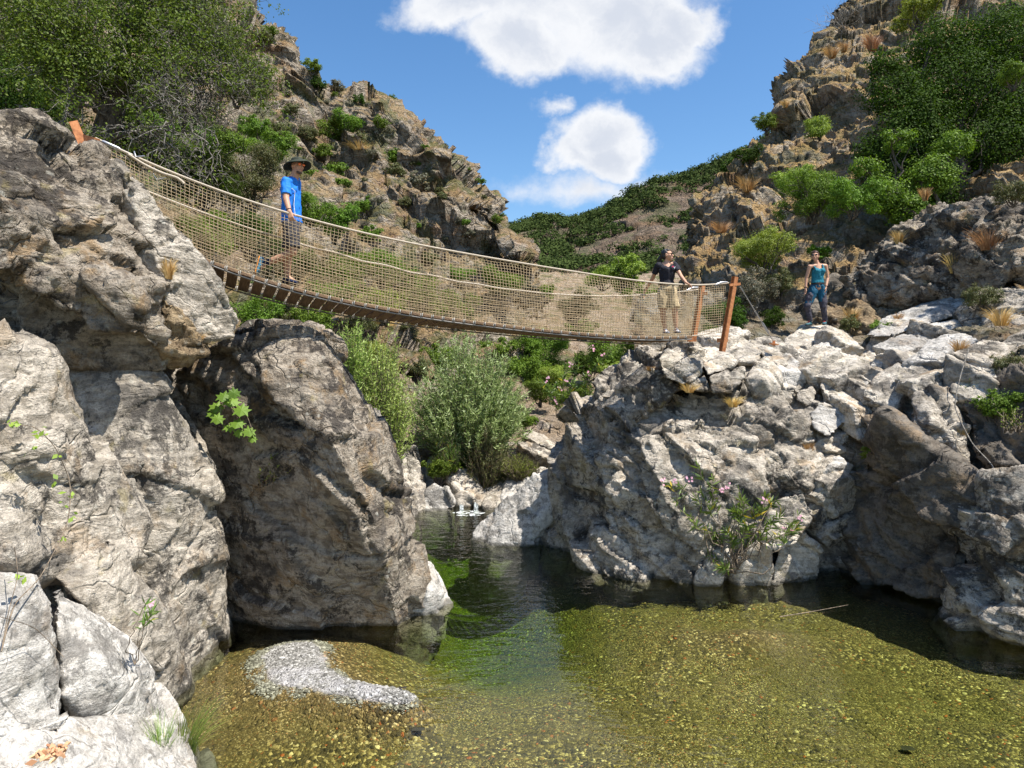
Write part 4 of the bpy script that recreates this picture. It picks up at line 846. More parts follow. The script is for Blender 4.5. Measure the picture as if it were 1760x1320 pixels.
# the branchy oak ----------------------------------------------------------------
def px_path(pts, d):
    return np.array([at(p[0], p[1], d + (p[2] if len(p) > 2 else 0)) for p in pts])
def smooth_path(p, n): return crom(np.asarray(p, float), n)
def oak():
    rng = np.random.default_rng(12); D = 12.8
    base = at(172, 330, D)
    e = empty('oak_tree', tuple(base), 'gnarled oak with bare grey twigs and a forked dark trunk behind the rusty post', 'tree')
    trunk = smooth_path(px_path([(165,340),(175,290),(180,245),(190,200),(200,160),(220,128)], D), 16)
    limbs = [([(220,128),(245,117),(275,124),(300,145),(316,185),(312,235)], .10), ([(215,135),(205,95),(216,50),(196,-10)], .08), ([(245,117),(290,92,.3),(325,74,.4),(360,90,.6)], .07),
             ([(184,225),(165,160,-.4),(150,95,-.6),(128,20,-.7)], .09), ([(190,200),(155,182,-.5),(122,190,-.8),(104,232,-1)], .05), ([(270,122),(320,135,.4),(370,130,.6),(400,170,.8)], .05),
             ([(300,145),(335,160),(352,205),(348,260)], .035), ([(216,50),(260,10,.4),(310,-20,.6)], .05), ([(178,260),(225,215,-.3),(250,180,-.2),(290,165,0)], .045), ([(150,95,-.6),(100,60,-.8),(60,50,-1)], .05), ([(178,215),(230,218,-.6),(262,222,-.7),(300,222,-.6)], .03),
             ([(165,160,-.4),(120,120,-.2),(90,110,0)], .04), ([(360,90,.6),(385,120,.8),(400,160,.9)], .03), ([(300,92,.3),(330,40,.4),(360,0,.5)], .04)]
    paths = [(trunk, np.linspace(.30, .17, 16))]; lines = []
    for pts, r in limbs:
        p = smooth_path(px_path(pts, D), 18); p[1:-1] += rng.normal(size=(16, 3)) * .03
        paths.append((p, np.linspace(r, r * .3, 18))); lines.append(p)
    tv, tf = tubes(paths, 8); link('trunk', mesh_from('trunk', tv - base, tf), M['bark'], e)
    tw = []; tips = []
    for p in lines:
        for k in range(13):
            i = rng.integers(4, 18); s0 = p[i]
            dv = unit(rng.normal(size=3) * np.array([1, .7, .7]) + np.array([.15, 0, .15])); L = rng.uniform(.4, 1.1)
            q = wobble(s0, s0 + dv * L, 9, .8, rng); q[:, 2] -= np.linspace(0, 1, 9) ** 2 * rng.uniform(0, .45) * L
            tw.append((q, np.linspace(.016, .006, 9))); tips.append(q[-1])
            for j in range(6):
                i2 = rng.integers(2, 9); dv2 = unit(dv + rng.normal(size=3) * 1.0); L2 = rng.uniform(.2, .5)
                q2 = wobble(q[i2], q[i2] + dv2 * L2, 6, .9, rng); q2[:, 2] -= np.linspace(0, 1, 6) ** 2 * rng.uniform(0, .4) * L2
                tw.append((q2, np.linspace(.008, .003, 6))); tips.append(q2[-1])
                for m_ in range(2):
                    q3 = wobble(q2[rng.integers(1, 6)], q2[-1] + rng.normal(size=3) * .16, 4, .8, rng); tw.append((q3, np.linspace(.0045, .002, 4))); tips.append(q3[-1])
    wv, wf = tubes(tw, 3); link('twigs', mesh_from('twigs', wv - base, wf), M['bark_grey'], e)
    tips = np.array(tips); pz = CY - (tips[:, 2] - CAMZ) / tips[:, 1] * F; pxx = CX + tips[:, 0] / tips[:, 1] * F
    prob = np.clip(1.25 - pz / 150, 0.12, 1) * np.where(pxx < 130, 1.5, 1) * np.where(pxx > 260, .5, 1); keep = rng.uniform(size=len(tips)) < prob
    cc = tips[keep]; ci = np.repeat(np.arange(len(cc)), 44)
    off = rng.normal(size=(len(ci), 3)) * np.array([.15, .15, .09]); c = cc[ci] + off
    lv, lf = leaf_quads(c, unit(unit(off) + np.array([0, 0, .6]) + rng.normal(size=off.shape) * .5), .055, .034, rng)
    link('crown', mesh_from('crown', lv - base, lf, smooth=False), M['leaf_oak'], e)
oak()
# the large dark tree of the right cliff ------------------------------------------
def big_tree(name, label, D, base_px, blobs_px, mat, n, L, seed, limbs=True, trunk_r=.16, cat='tree'):
    rng = np.random.default_rng(seed); base = at(*base_px, D)
    e = empty(name, tuple(base), label, cat); bl = []
    for b in blobs_px:
        d = D + (b[3] if len(b) > 3 else 0); c = at(b[0], b[1], d); r = b[2] / F * d
        bl.append((*(c - base), r, r * .8, r * .8))
    v, f = crown_leaves(bl, n, rng, L, L * .6, clump=.20, per=30, shell=.35)
    link('crown', mesh_from('crown', v, f, smooth=False), M[mat], e)
    paths = []
    for b in bl:
        pp = wobble(np.zeros(3), np.array(b[:3]), 10, .5, rng, sag=.05); paths.append((pp, np.linspace(trunk_r, .02, 10)))
        for j in range(7):
            e2 = np.array(b[:3]) + unit(rng.normal(size=3)) * b[3] * .85; paths.append((wobble(pp[rng.integers(5, 10)], e2, 6, .6, rng), np.linspace(.02, .005, 6)))
    sv, sf = tubes(paths, 5); link('trunk', mesh_from('trunk', sv, sf), M['bark'], e); return e
big_tree('holm_oak', 'large dark leafy tree covering the right cliff at the upper right', 19.5, (1610, 400), [(1560,250,75),(1650,150,85,.5),(1730,70,80,.8),(1700,250,85,0),(1600,330,60,-.3),(1540,160,55,.6),(1620,80,60,1.0),(1760,190,70,.2),(1530,310,45,-.2),(1500,260,34,.2),(1585,200,60,0),(1520,110,34,.8)], 'leaf_dark', 85000, .075, 3)
big_tree('evergreen_tree', 'leaning green tree in front of the lower part of the large dark tree', 17.6, (1590, 400), [(1520,330,40),(1560,360,38),(1600,300,42,.1),(1490,290,26),(1640,250,34,.2),(1545,240,26,.1)], 'leaf_green', 18000, .062, 8, trunk_r=.07)

# willows: upright arching stems with narrow leaves ----------------------------------
def willow(name, label, base_px, D, rpx, hpx, n_st, mat, seed, L=.10, cat='willow', aspect=.2, lean=(0, 0), per=46, zmin=.12, group=None, tw='twig'):
    rng = np.random.default_rng(seed); base = at(*base_px, D); R0 = rpx / F * D; H = hpx / F * D
    e = empty(name, tuple(base), label, cat, group)
    paths = []; C = []; Dr = []
    for k in range(n_st):
        a = rng.uniform(0, 6.283); q = math.sqrt(rng.uniform(0, 1)); r = R0 * q
        top = np.array([math.cos(a) * r + lean[0], math.sin(a) * r + lean[1], H * (1.0 - .50 * q * q) * rng.uniform(.62, 1.04)])
        s0 = np.array([math.cos(a) * r * .25 + rng.normal() * .06, math.sin(a) * r * .25, -.1])
        t = np.linspace(0, 1, 12)[:, None]; p = s0 + (top - s0) * np.concatenate([t ** 1.5, t ** 1.5, t ** .9], 1)
        p += np.cumsum(rng.normal(size=(12, 3)) * .018, 0); paths.append((p, np.linspace(.014, .003, 12)))
        m_ = per; tt = rng.uniform(zmin, 1, m_) ** .8 * 10.99; i = tt.astype(int); fr_ = (tt - i)[:, None]
        pos = p[i] * (1 - fr_) + p[i + 1] * fr_; dr = unit(p[i + 1] - p[i])
        side = unit(rng.normal(size=(m_, 3))); spread = .16 * H * .35 * rng.uniform(.1, 1, (m_, 1))
        pos = pos + side * spread * (1.1 - tt[:, None] / 14); C.append(pos); Dr.append(unit(dr * .8 + side * .8))
    C = np.concatenate(C); Dr = np.concatenate(Dr)
    nr = unit(np.cross(Dr, rng.normal(size=C.shape)) + np.array([.1, 0, .4]))
    lv, lf = leaf_quads(C, nr, L, L * aspect, rng, adir=Dr * 2)
    link('crown', mesh_from('crown', lv, lf, smooth=False), M[mat], e)
    sv, sf = tubes(paths, 3); link('stems', mesh_from('stems', sv, sf), M[tw], e); return e
willow('willow', 'large silvery willow bush growing in the stream bed under the bridge', (805, 830), 19.0, 112, 262, 620, 'leaf_silver', 21, .14, per=95)
willow('willow', 'pale yellow green willow behind the right edge of the overhanging boulder', (655, 845), 17.6, 62, 290, 330, 'leaf_willow', 22, .12, per=56)
willow('willow', 'pale willow shoots at the far left, just above the overhanging boulder', (600, 700), 17.2, 45, 160, 170, 'leaf_willow', 23, .11, per=50)
willow('willow', 'smaller olive green willow bush in front of the large silvery one', (835, 850), 17.9, 46, 130, 200, 'leaf_olive', 24, .09, per=50)
willow('reeds', 'clump of thin upright reeds between the two streamside bushes', (770, 815), 17.8, 26, 75, 130, 'leaf_blade', 25, .26, 'reeds', .05, per=8, zmin=.3)
willow('grass_clump', 'bright green grass at the right foot of the silvery willow', (890, 822), 17.7, 34, 46, 260, 'leaf_lime', 26, .16, 'grass', .06, per=9, zmin=.1)
willow('grass_clump', 'bright green grass patch behind the pale ledge', (915, 815), 18.2, 16, 20, 100, 'leaf_lime', 27, .14, 'grass', .06, per=8, zmin=.1)
# grass tufts --------------------------------------------------------------------
def tuft(px, py, d, rpx, hpx, n, mat, label, name='grass_tuft', cat='grass tuft', group=None, lean=0.0, q=None, width=.005, seed=None):
    rng = np.random.default_rng(seed or random.randint(1, 9999)); base = at(px, py, d) if q is None else q
    R0 = rpx / F * base[1]; H = hpx / F * base[1]; V = []; Fc = []
    for k in range(n):
        a = rng.uniform(0, 6.283); r = R0 * rng.uniform(.2, 1); h = H * rng.uniform(.45, 1.05); s0 = np.array([math.cos(a), math.sin(a), 0]) * r * .25
        t = np.linspace(0, 1, 5)[:, None]; tip = np.array([math.cos(a) * r + lean * H, math.sin(a) * r * .8, h])
        p = s0 + np.concatenate([(tip - s0)[:2] * t ** 1.7, h * (t * 1.25 - .30 * t ** 2.4)], 1)
        sd = np.array([-math.sin(a + 1), math.cos(a + 1), 0]); wd = width * np.array([1, 1, .8, .55, .1])[:, None] * rng.uniform(.6, 1.4)
        ring = np.stack([p - sd * wd, p + sd * wd], 1).reshape(-1, 3); o_ = len(V) * 10; V.append(ring)
        for i in range(4): Fc.append([o_ + 2 * i, o_ + 2 * i + 1, o_ + 2 * i + 3, o_ + 2 * i + 2])
    o = link(name, mesh_from(name, np.concatenate(V), Fc, smooth=False), M[mat], loc=tuple(base)); tag(o, label, cat, group); return o
tuft(318, 1300, 6.35, 75, 110, 150, 'grass', 'green tuft of long grass at the waterline in the lower left', lean=.25, width=.003, seed=3)
tuft(275, 1312, 6.0, 45, 95, 110, 'grass', 'yellowing grass tuft on the lower left rock edge, left of the green one', lean=-.05, width=.003, seed=4)
tuft(728, 1040, 10.1, 20, 26, 60, 'grass', 'small green grass tuft at the tip of the overhanging boulder', seed=5, width=.004)
DRY = [(1500,88,27,26,34,'tall straw coloured grass high on the right cliff'),(1285,330,26,30,30,'straw grass on the sunlit ledge of the right cliff edge'),(1240,400,24,30,22,'rusty dry grass on the lower ledge of the right cliff edge'),(1700,430,14,46,42,'reddish dry grass on the slope at the right edge'),
       (1640,470,14.6,30,36,'straw grass above the pointed grey slab'),(1465,555,15.2,24,30,'dry weeds just right of the woman in teal'),(1545,560,14.5,14,24,'thin straw stems right of the long white slab'),(440,440,26,1,1,''),(620,262,40,40,14,'straw grass ledge in the middle of the left hill'),
       (1185,675,12.1,26,18,'yellow dry grass under the sandy block'),(1260,700,12.1,26,20,'orange dry grass on the ledge above the rounded boulder'),(1590,345,15.6,14,24,'dry stalks at the foot of the large dark tree'),(1545,420,15.8,18,26,'small dry stalks on the lichen crag'),(470,590,10.1,18,26,'reddish dry grass on top of the overhanging boulder'),
       (335,590,8.35,34,22,'dry pinkish grass at the foot of the leaning slab'),(290,480,8.0,22,40,'yellow dry grass in the groove of the leaning slab'),(60,420,7.0,26,34,'thin dry weeds on the weathered boulder'),(30,440,6.8,20,26,'short dry weeds at the left edge of the weathered boulder'),(1390,780,12.2,14,22,'dry stems between the broken blocks of the right bank'),
       (1720,560,12,40,36,'straw weeds at the right end of the bank top'),(1650,610,11.8,24,30,'straw weeds above the pale round topped stone'),(1650,760,10.8,16,26,'dry stems on the jagged grey block'),(1120,640,12.8,16,12,'dry grass on the striped shoulder'),(1350,185,27,12,14,'dry grass on the nose of the right cliff'),(1430,100,26,22,24,'dry grey weeds on the upper right cliff skyline'),(1450,90,27,16,20,'straw grass near the upper right skyline'),(660,560,24,60,18,'orange dry grass bank above the pale willow'),(715,560,27,50,16,'orange dry grass bank above the silver willow')]
for i, (px, py, d, r, h, lb) in enumerate(DRY):
    if not lb: continue
    q = None
    if 1190 < px and d > 20: q = at(px, py, d - 1)
    if lb.startswith('straw grass ledge'): q = on_hill(px, py)
    tuft(px, py, d, r, h, 230, 'leaf_rust' if ('rust' in lb or 'red' in lb) else 'straw', lb, 'dry_grass', 'dry grass', seed=50 + i, q=q, width=.0008 * d / 2.2)
# oleanders ----------------------------------------------------------------------
M['petal'] = leaf_mat('petals_pink', (0.75, 0.30, 0.45), (0.90, 0.55, 0.66), trans=.3)
def flower_mesh(c, r, rng):
    V = []; Fc = []
    for k in range(5):
        a = k * 1.2566 + rng.uniform(-.1, .1); up = unit(rng.normal(size=3) * .2 + np.array([0.1, -1, .4]))
        ax = unit(np.cross(up, [0, 0, 1])); ay = np.cross(up, ax); d = ax * math.cos(a) + ay * math.sin(a); s = np.cross(up, d); o_ = len(V)
        V += [c, c + d * r * .6 + s * r * .33 + up * r * .1, c + d * r + up * r * .05, c + d * r * .6 - s * r * .33 + up * r * .1]; Fc.append([o_, o_ + 1, o_ + 2, o_ + 3])
    return np.array(V), np.array(Fc)
def oleander(label, base, tips, D, seed, leafL=.13, nl=16, flowers=(), rad=.012, fr=.022, name='oleander', kink=None, per_fl=5):
    rng = np.random.default_rng(seed); b0 = at(*base, D); e = empty(name, tuple(b0), label, 'oleander')
    paths = []; C = []; Dr = []; b0 = np.array(b0)
    for tip in tips:
        tp = at(tip[0], tip[1], D + (tip[2] if len(tip) > 2 else rng.uniform(-.3, .2))) - b0
        p = wobble(np.zeros(3), tp, 12, .5, rng, sag=rng.uniform(-.02, .08)); paths.append((p, np.linspace(rad, rad * .35, 12)))
        n = nl; tt = rng.uniform(.68, 1.0, n) * 10.99; i = tt.astype(int); pos = p[i] + (p[i + 1] - p[i]) * (tt - i)[:, None]
        sd = unit(rng.normal(size=(n, 3))); dr = unit(unit(p[-1] - p[-4]) * .7 + sd * .9); C.append(pos + dr * leafL * .45); Dr.append(dr)
    C = np.concatenate(C); Dr = np.concatenate(Dr); nr = unit(np.cross(Dr, rng.normal(size=C.shape)))
    lv, lf = leaf_quads(C, nr, leafL, leafL * .17, rng, adir=Dr * 8); link('leaves', mesh_from('leaves', lv, lf, smooth=False), M['leaf_blade'], e)
    sv, sf = tubes(paths, 5); link('stems', mesh_from('stems', sv, sf), M['twig'], e)
    for fx, fy in flowers:
        c0 = at(fx, fy, D - .1) - b0; V = []; Fc = []; o_ = 0
        for k in range(per_fl):
            v_, f_ = flower_mesh(c0 + rng.normal(size=3) * fr * 1.5 * (k > 0), fr, rng); V.append(v_); Fc.append(f_ + o_); o_ += len(v_)
        link('flower', mesh_from('flower', np.concatenate(V), np.concatenate(Fc), smooth=False), M['petal'], e)
    return e
oleander('large oleander with pink flower clusters growing from the waterline in front of the rounded boulder', (1262, 985), [(1205,845),(1165,835),(1200,800),(1225,815),(1195,905),(1220,955),(1240,975),(1275,860),(1290,870),(1262,880),(1315,850),(1335,860),(1345,880),(1260,930),(1250,915),(1355,905),(1365,890),(1305,925),(1235,925),(1270,840),(1325,900),(1380,895),(1150,830),(1285,905)],
         11.15, 31, .17, 34, [(1140,826),(1158,828),(1180,820),(1238,842),(1252,838),(1312,857),(1360,912),(1374,893),(1350,908)])
oleander('single oleander sprig with one pink bloom in front of the slanting grey slab', (231, 1142), [(250,1040),(262,1050),(256,1060)], 6.1, 32, .115, 12, [(260,1037)], .005, .036, per_fl=1)
oleander('pink flowering oleander above the dark hollow wall, below the bridge', (985, 735), [(960,660),(985,650),(1010,640),(1000,690),(950,690),(1030,620),(1040,650),(970,630),(1015,665),(940,670),(1050,600),(925,655),(1060,640),(990,612)], 17.5, 33, .17, 60, [(962,665),(975,655),(1012,645),(1035,612),(955,690),(1003,700),(1050,655),(980,625),(1020,600),(940,650)], .012, .03)
# fig leaves ----------------------------------------------------------------------
def fig():
    rng = np.random.default_rng(9); b0 = at(392, 680, 9.05); e = empty('fig_plant', tuple(b0), 'young fig with lobed bright leaves hanging on the shaded boulder wall', 'plant')
    shape = [(0, -.5), (.28, -.30), (.5, -.42), (.40, -.10), (.62, .12), (.34, .12), (.36, .38), (.14, .30), (0, .62), (-.14, .30), (-.36, .38), (-.34, .12), (-.62, .12), (-.40, -.10), (-.5, -.42), (-.28, -.30)]
    V = []; Fc = []; paths = []
    for k, (px, py, s) in enumerate([(372,700,.15),(398,690,.17),(415,705,.17),(408,728,.15),(428,742,.13),(395,735,.13),(374,720,.13),(434,755,.09),(385,682,.15),(410,745,.10),(365,712,.11),(402,676,.13)]):
        c = at(px, py, 8.72 + rng.uniform(-.08, .08)) - b0; n = unit(np.array([rng.uniform(0, .6), -1, rng.uniform(.2, 1.1)])); u = unit(np.cross(n, [rng.uniform(-.3, .3), 0.2, 1])); w_ = np.cross(n, u)
        sg = -1 if rng.uniform() < .8 else 1; o_ = len(V); V.append(c + n * .012)
        for a, b in shape: V.append(c + u * a * s * 1.2 + w_ * b * s * 1.2 * sg - n * .10 * s * (abs(a) + max(b, 0) * .5))
        for i in range(16): Fc.append([o_, o_ + 1 + i, o_ + 1 + (i + 1) % 16])
        paths.append((wobble(np.zeros(3), c, 6, .3, rng), np.linspace(.008, .003, 6)))
    M['leaf_fig'] = leaf_mat('leaves_fig', (0.09, 0.17, 0.02), (0.18, 0.30, 0.04), trans=.35)
    link('leaves', mesh_from('leaves', V, Fc, smooth=False), M['leaf_fig'], e); sv, sf = tubes(paths, 4); link('stems', mesh_from('stems', sv, sf), M['twig'], e)
fig()
willow('fern', 'small bright fern in the crack of the shaded boulder wall, below the fig', (462, 822), 9.15, 22, 46, 22, 'leaf_lime', 41, .03, 'fern', .5, per=26, lean=(.22, -.1))
willow('weed', 'sparse green weed at the foot of the right edge rock', (1745, 730), 9.6, 30, 30, 20, 'leaf_lime', 42, .04, 'weed', .4, per=20)
# bramble over the left rocks -----------------------------------------------------
def bramble():
    rng = np.random.default_rng(2); D = 5.0; b0 = at(2, 1120, 4.6); e = empty('bramble', tuple(b0), 'long thorny bramble stem with small leaves arching over the left rocks', 'bramble')
    main = smooth_path([at(*q) - b0 for q in [(2,1120,4.6),(25,1040,4.9),(70,990,5.3),(115,900,5.9),(120,830,6.1),(95,770,6.0),(60,735,5.8),(5,728,5.6)]], 40)
    p2 = smooth_path([at(*q) - b0 for q in [(2,1120,4.6),(15,1050,4.8),(30,990,5.0),(25,940,5.1)]], 16); p3 = smooth_path([at(*q) - b0 for q in [(0,1060,4.7),(60,1080,5.0),(110,1130,5.15)]], 14)
    sv, sf = tubes([(main, np.linspace(.006, .003, 40)), (p2, .003), (p3, .0025)], 4); link('stem', mesh_from('stem', sv, sf), M['twig'], e)
    C = []
    for px, py, d in [(20,730,5.65),(28,728,5.65),(62,752,5.85),(55,775,5.9),(78,742,5.9),(100,790,6),(92,830,6.05),(120,850,6.1),(112,870,6.0),(108,925,5.8),(35,990,5.1),(28,996,5.1),(125,885,6.0)]:
        for k in range(3): C.append(at(px, py, d - .03) - b0 + rng.normal(size=3) * .022)
    C = np.array(C); nr = unit(rng.normal(size=C.shape) * .5 + np.array([.2, -.6, .8])); lv, lf = leaf_quads(C, nr, .055, .034, rng)
    link('leaves', mesh_from('leaves', lv, lf, smooth=False), M['leaf_lime'], e)
bramble()
sv, sf = tubes([(smooth_path([at(*q) - at(1640, 700, 10.9) for q in [(1665,600,11.2),(1650,650,11.0),(1642,700,10.8),(1670,760,10.4),(1705,800,9.7),(1715,840,9.3)]], 40), .009)], 5)
tag(link('trailing_root', mesh_from('trailing_root', sv, sf), M['bark_grey'], loc=tuple(at(1640, 700, 10.9))), 'thin bare root trailing down the rocks at the right', 'root')
b0 = wat(1340, 1060); pth = np.array([wat(1340, 1060), wat(1395, 1053), wat(1458, 1043)]) - b0; pth[:, 2] = [.0, .015, .03]
sv, sf = tubes([(smooth_path(pth, 12), np.linspace(.008, .004, 12))], 5); tag(link('floating_stick', mesh_from('floating_stick', sv, sf), M['twig'], loc=tuple(b0)), 'thin pale stick floating on the pool on the right', 'stick')
# rotten wood on the bleached shelf ------------------------------------------------
def splinters():
    rng = np.random.default_rng(6); b0 = at(85, 1300, 4.62); V = []; Fc = []
    for k in range(34):
        c = rng.normal(size=3) * np.array([.045, .05, .012]) + np.array([0, 0, .02]); a = unit(rng.normal(size=3) * np.array([1, 1, .35])) ; b = unit(np.cross(a, rng.normal(size=3))); L = rng.uniform(.015, .045); w_ = rng.uniform(.010, .022); n = np.cross(a, b) * .007
        o_ = len(V)
        for s in (1, -1): V += [c - a * L + n * s, c + b * w_ + n * s, c + a * L * .8 + n * s, c - b * w_ + n * s]
        Fc += [[o_, o_+1, o_+2, o_+3], [o_+7, o_+6, o_+5, o_+4], [o_, o_+4, o_+5, o_+1], [o_+1, o_+5, o_+6, o_+2], [o_+2, o_+6, o_+7, o_+3], [o_+3, o_+7, o_+4, o_]]
    M['wood_rot'] = leaf_mat('rotten_wood', (0.34, 0.17, 0.07), (0.74, 0.50, 0.26), trans=.0)
    tag(link('rotten_wood', mesh_from('rotten_wood', V, Fc, smooth=False), M['wood_rot'], loc=tuple(b0)), 'crumbled orange rotten wood lying on the bleached rock at the bottom left', 'wood')
splinters()
# sunk leaves on the bed
dk_, t = new_mat('sunk_leaf'); finish(t, t.n('ShaderNodeBsdfPrincipled', ins={'Base Color': (0.02, 0.014, 0.008, 1), 'Roughness': .7}).outputs[0])
for px, py, s, lb in ((692, 1242, .028, 'small dark sunken leaf left of the larger one'), (718, 1272, .045, 'larger dark sunken leaf on the bed near the bottom'), (1560, 1268, .05, 'dark sunken leaf on the bed at lower right'), (1715, 1080, .04, 'dark leaf in the shade near the right edge')):
    c = at(px, py, (CAMZ + .30) / ((py - CY) / F)); a = np.linspace(0, 6.283, 11)[:-1]
    V = [[math.cos(x) * s * 1.5, math.sin(x) * s, .004 + .006 * math.sin(3 * x)] for x in a] + [[0, 0, .012]]; Fc = [[i, (i + 1) % 10, 10] for i in range(10)]
    tag(link('leaf', mesh_from('leaf', V, Fc), dk_, loc=(c[0], c[1], float(bed_z(np.array(c[0]), np.array(c[1]))) + .03)), lb, 'leaf')
# bare twig shrub on the right skyline
rng = np.random.default_rng(14); b0 = at(1447, 52, 30); tw = []
for k in range(26):
    e_ = unit(rng.normal(size=3) + np.array([-.3, 0, 1.6])) * rng.uniform(.6, 1.3); q = wobble(np.zeros(3), e_, 7, .5, rng); tw.append((q, np.linspace(.014, .006, 7)))
    for j in range(4): tw.append((wobble(q[3 + j % 3], q[-1] + rng.normal(size=3) * .25, 4, .5, rng), np.linspace(.008, .004, 4)))
sv, sf = tubes(tw, 3); tag(link('bare_shrub', mesh_from('bare_shrub', sv, sf), M['bark_grey'], loc=tuple(b0)), 'leafless twiggy shrub against the sky at the top of the right cliff', 'shrub')
# waterfall ---------------------------------------------------------------------
fm, t = new_mat('white_water'); p = t.n('ShaderNodeNewGeometry').outputs['Position']
n = t.noise(t.n('ShaderNodeMapping', ins={'Vector': p, 'Scale': (30, 10, 5)}).outputs[0], 1.0, 4, .6)
b = t.n('ShaderNodeBump', ins={'Strength': .8, 'Distance': .05, 'Height': n})
finish(t, t.n('ShaderNodeMixShader', ins={0: t.ss(n, .40, .55), 1: t.n('ShaderNodeBsdfTransparent').outputs[0], 2: t.n('ShaderNodeBsdfPrincipled', ins={'Base Color': (.40, .44, .45, 1), 'Roughness': .35, 'Normal': b.outputs[0]}).outputs[0]}).outputs[0])
def fall(x0, x1, ytop, ybot, D):
    us = np.linspace(0, 1, 9); vs_ = np.linspace(0, 1, 12); P = []
    for v_ in vs_:
        for u_ in us: q = at(x0 + (x1 - x0) * u_, ytop + (ybot - ytop) * v_, D - .55 * math.sqrt(v_)); q[1] += .05 * math.sin(u_ * 9 + v_ * 3); P.append(q)
    i = np.arange(108).reshape(12, 9); return np.array(P), np.stack([i[:-1, :-1], i[1:, :-1], i[1:, 1:], i[:-1, 1:]], -1).reshape(-1, 4)
def strand(x0, x1, yt, yb, D, sd):
    r_ = np.random.default_rng(sd); ps = []
    for k in range(13):
        xa = x0 + (x1 - x0) * r_.uniform(.2, .8); xb = x0 + (x1 - x0) * r_.uniform(-.1, 1.1); t_ = np.linspace(0, 1, 8); xb = xa + (xb - xa) * .35; y0_ = yt + r_.uniform(-.5, 1.5); P_ = [at(xa + (xb - xa) * q, y0_ + (yb - y0_) * q, D - .5 * math.sqrt(q)) for q in t_]
        ps.append((np.array(P_), np.full(8, .022) * r_.uniform(.6, 1.3)))
    return tubes(ps, 5)
a1, f1 = strand(788, 798, 868, 884, 17.25, 1); a2, f2 = strand(814, 823, 864, 884, 17.25, 2)
o = link('waterfall', mesh_from('waterfall', np.concatenate([a1, a2]), np.concatenate([f1, f2 + len(a1)])), fm); tag(o, kind='structure')
fo, t = new_mat('foam'); p = t.n('ShaderNodeNewGeometry').outputs['Position']; n = t.noise(p, 9, 5, .7)
finish(t, t.n('ShaderNodeMixShader', ins={0: t.ss(n, .48, .56), 1: t.n('ShaderNodeBsdfTransparent').outputs[0], 2: t.n('ShaderNodeBsdfPrincipled', ins={'Base Color': (.55, .58, .58, 1), 'Roughness': .5}).outputs[0]}).outputs[0])
c0 = wat(806, 883); P = [[c0[0], c0[1], .012]]; a = np.linspace(0, 6.283, 25)[:-1]
for x in a: P.append([c0[0] + math.cos(x) * .36 * (1 + .2 * math.sin(5 * x)), c0[1] + math.sin(x) * .30, .010])
o = link('foam', mesh_from('foam', P, [[0, 1 + i, 1 + (i + 1) % 24] for i in range(24)]), fo); tag(o, kind='structure')
# gravel of the bar: more pebbles than anyone could count
rng = np.random.default_rng(77)
xs = rng.uniform(-4.2, -.6, 160000); ys = rng.uniform(6.3, 9.6, 160000); zs = bed_z(xs, ys); k = np.where(zs > -.05 + rng.normal(size=len(zs)) * .012)[0][:26000]
bm = bmesh.new(); bmesh.ops.create_icosphere(bm, subdivisions=1, radius=1); iv = np.array([v.co for v in bm.verts]); fi = np.array([[v.index for v in f.verts] for f in bm.faces]); bm.free()
s = rng.lognormal(-4.75, .42, len(k))[:, None]; sc3 = s * rng.uniform(.6, 1.3, (len(k), 3)) * np.array([1, 1, .6])
V = (iv[None] * (1 + rng.normal(size=(len(k), len(iv), 1)) * .12)) * sc3[:, None]; V += np.stack([xs[k], ys[k], zs[k] + s[:, 0] * .2], 1)[:, None]
Fi = (fi[None] + (np.arange(len(k)) * len(iv))[:, None, None]).reshape(-1, 3)
gm, t = new_mat('gravel'); r = t.n('ShaderNodeNewGeometry').outputs['Random Per Island']
finish(t, t.n('ShaderNodeBsdfPrincipled', ins={'Base Color': t.ramp(r, [(0, (.06, .056, .05)), (.35, (.13, .125, .11)), (.7, (.23, .22, .20)), (1, (.42, .41, .38))]), 'Roughness': .8}).outputs[0])
tag(link('gravel', mesh_from('gravel', V.reshape(-1, 3), Fi, smooth=False), gm), 'pale gravel bar rising from the shallow pool on the left', 'gravel', kind='stuff')
# ------------------------------------------------------------------ the rope bridge
K0 = 10.42; KF = 11.30
def near_pt(px, py): d = K0 / (1 - .45 * (px - CX) / F); return at(px, py, d)
def far_pt(px, py): d = KF / (1 - .45 * (px - CX) / F); return at(px, py, d)
def fit(tab, fn, deg=5):
    P = np.array([fn(*q) for q in tab]); c = P[:, 0].mean(); co = np.polyfit(P[:, 0] - c, P[:, 2], deg)
    return lambda X: np.polyval(co, np.asarray(X, float) - c)
zrn = fit([(164,238),(215,261),(262,283),(335,309),(400,334),(482,364),(518,376),(613,396),(751,425),(889,451),(1020,473),(1112,484),(1192,489),(1250,487)], near_pt)
zdn = fit([(130,330),(200,371),(280,412),(360,447),(442,476),(510,497),(638,521),(724,539),(877,561),(1020,573),(1100,577),(1189,578),(1240,571)], near_pt)
zrf = fit([(110,262),(180,298),(269,335),(469,404),(520,420),(656,456),(736,474),(880,497),(1020,509),(1106,507),(1198,498)], far_pt)
zdf = fit([(130,372),(250,432),(377,486),(459,511),(517,526),(578,535),(638,543),(724,555),(877,574),(1020,583),(1100,586),(1180,586)], far_pt)
def yn(X): return K0 + .45 * X
def yf(X): return KF + .45 * X
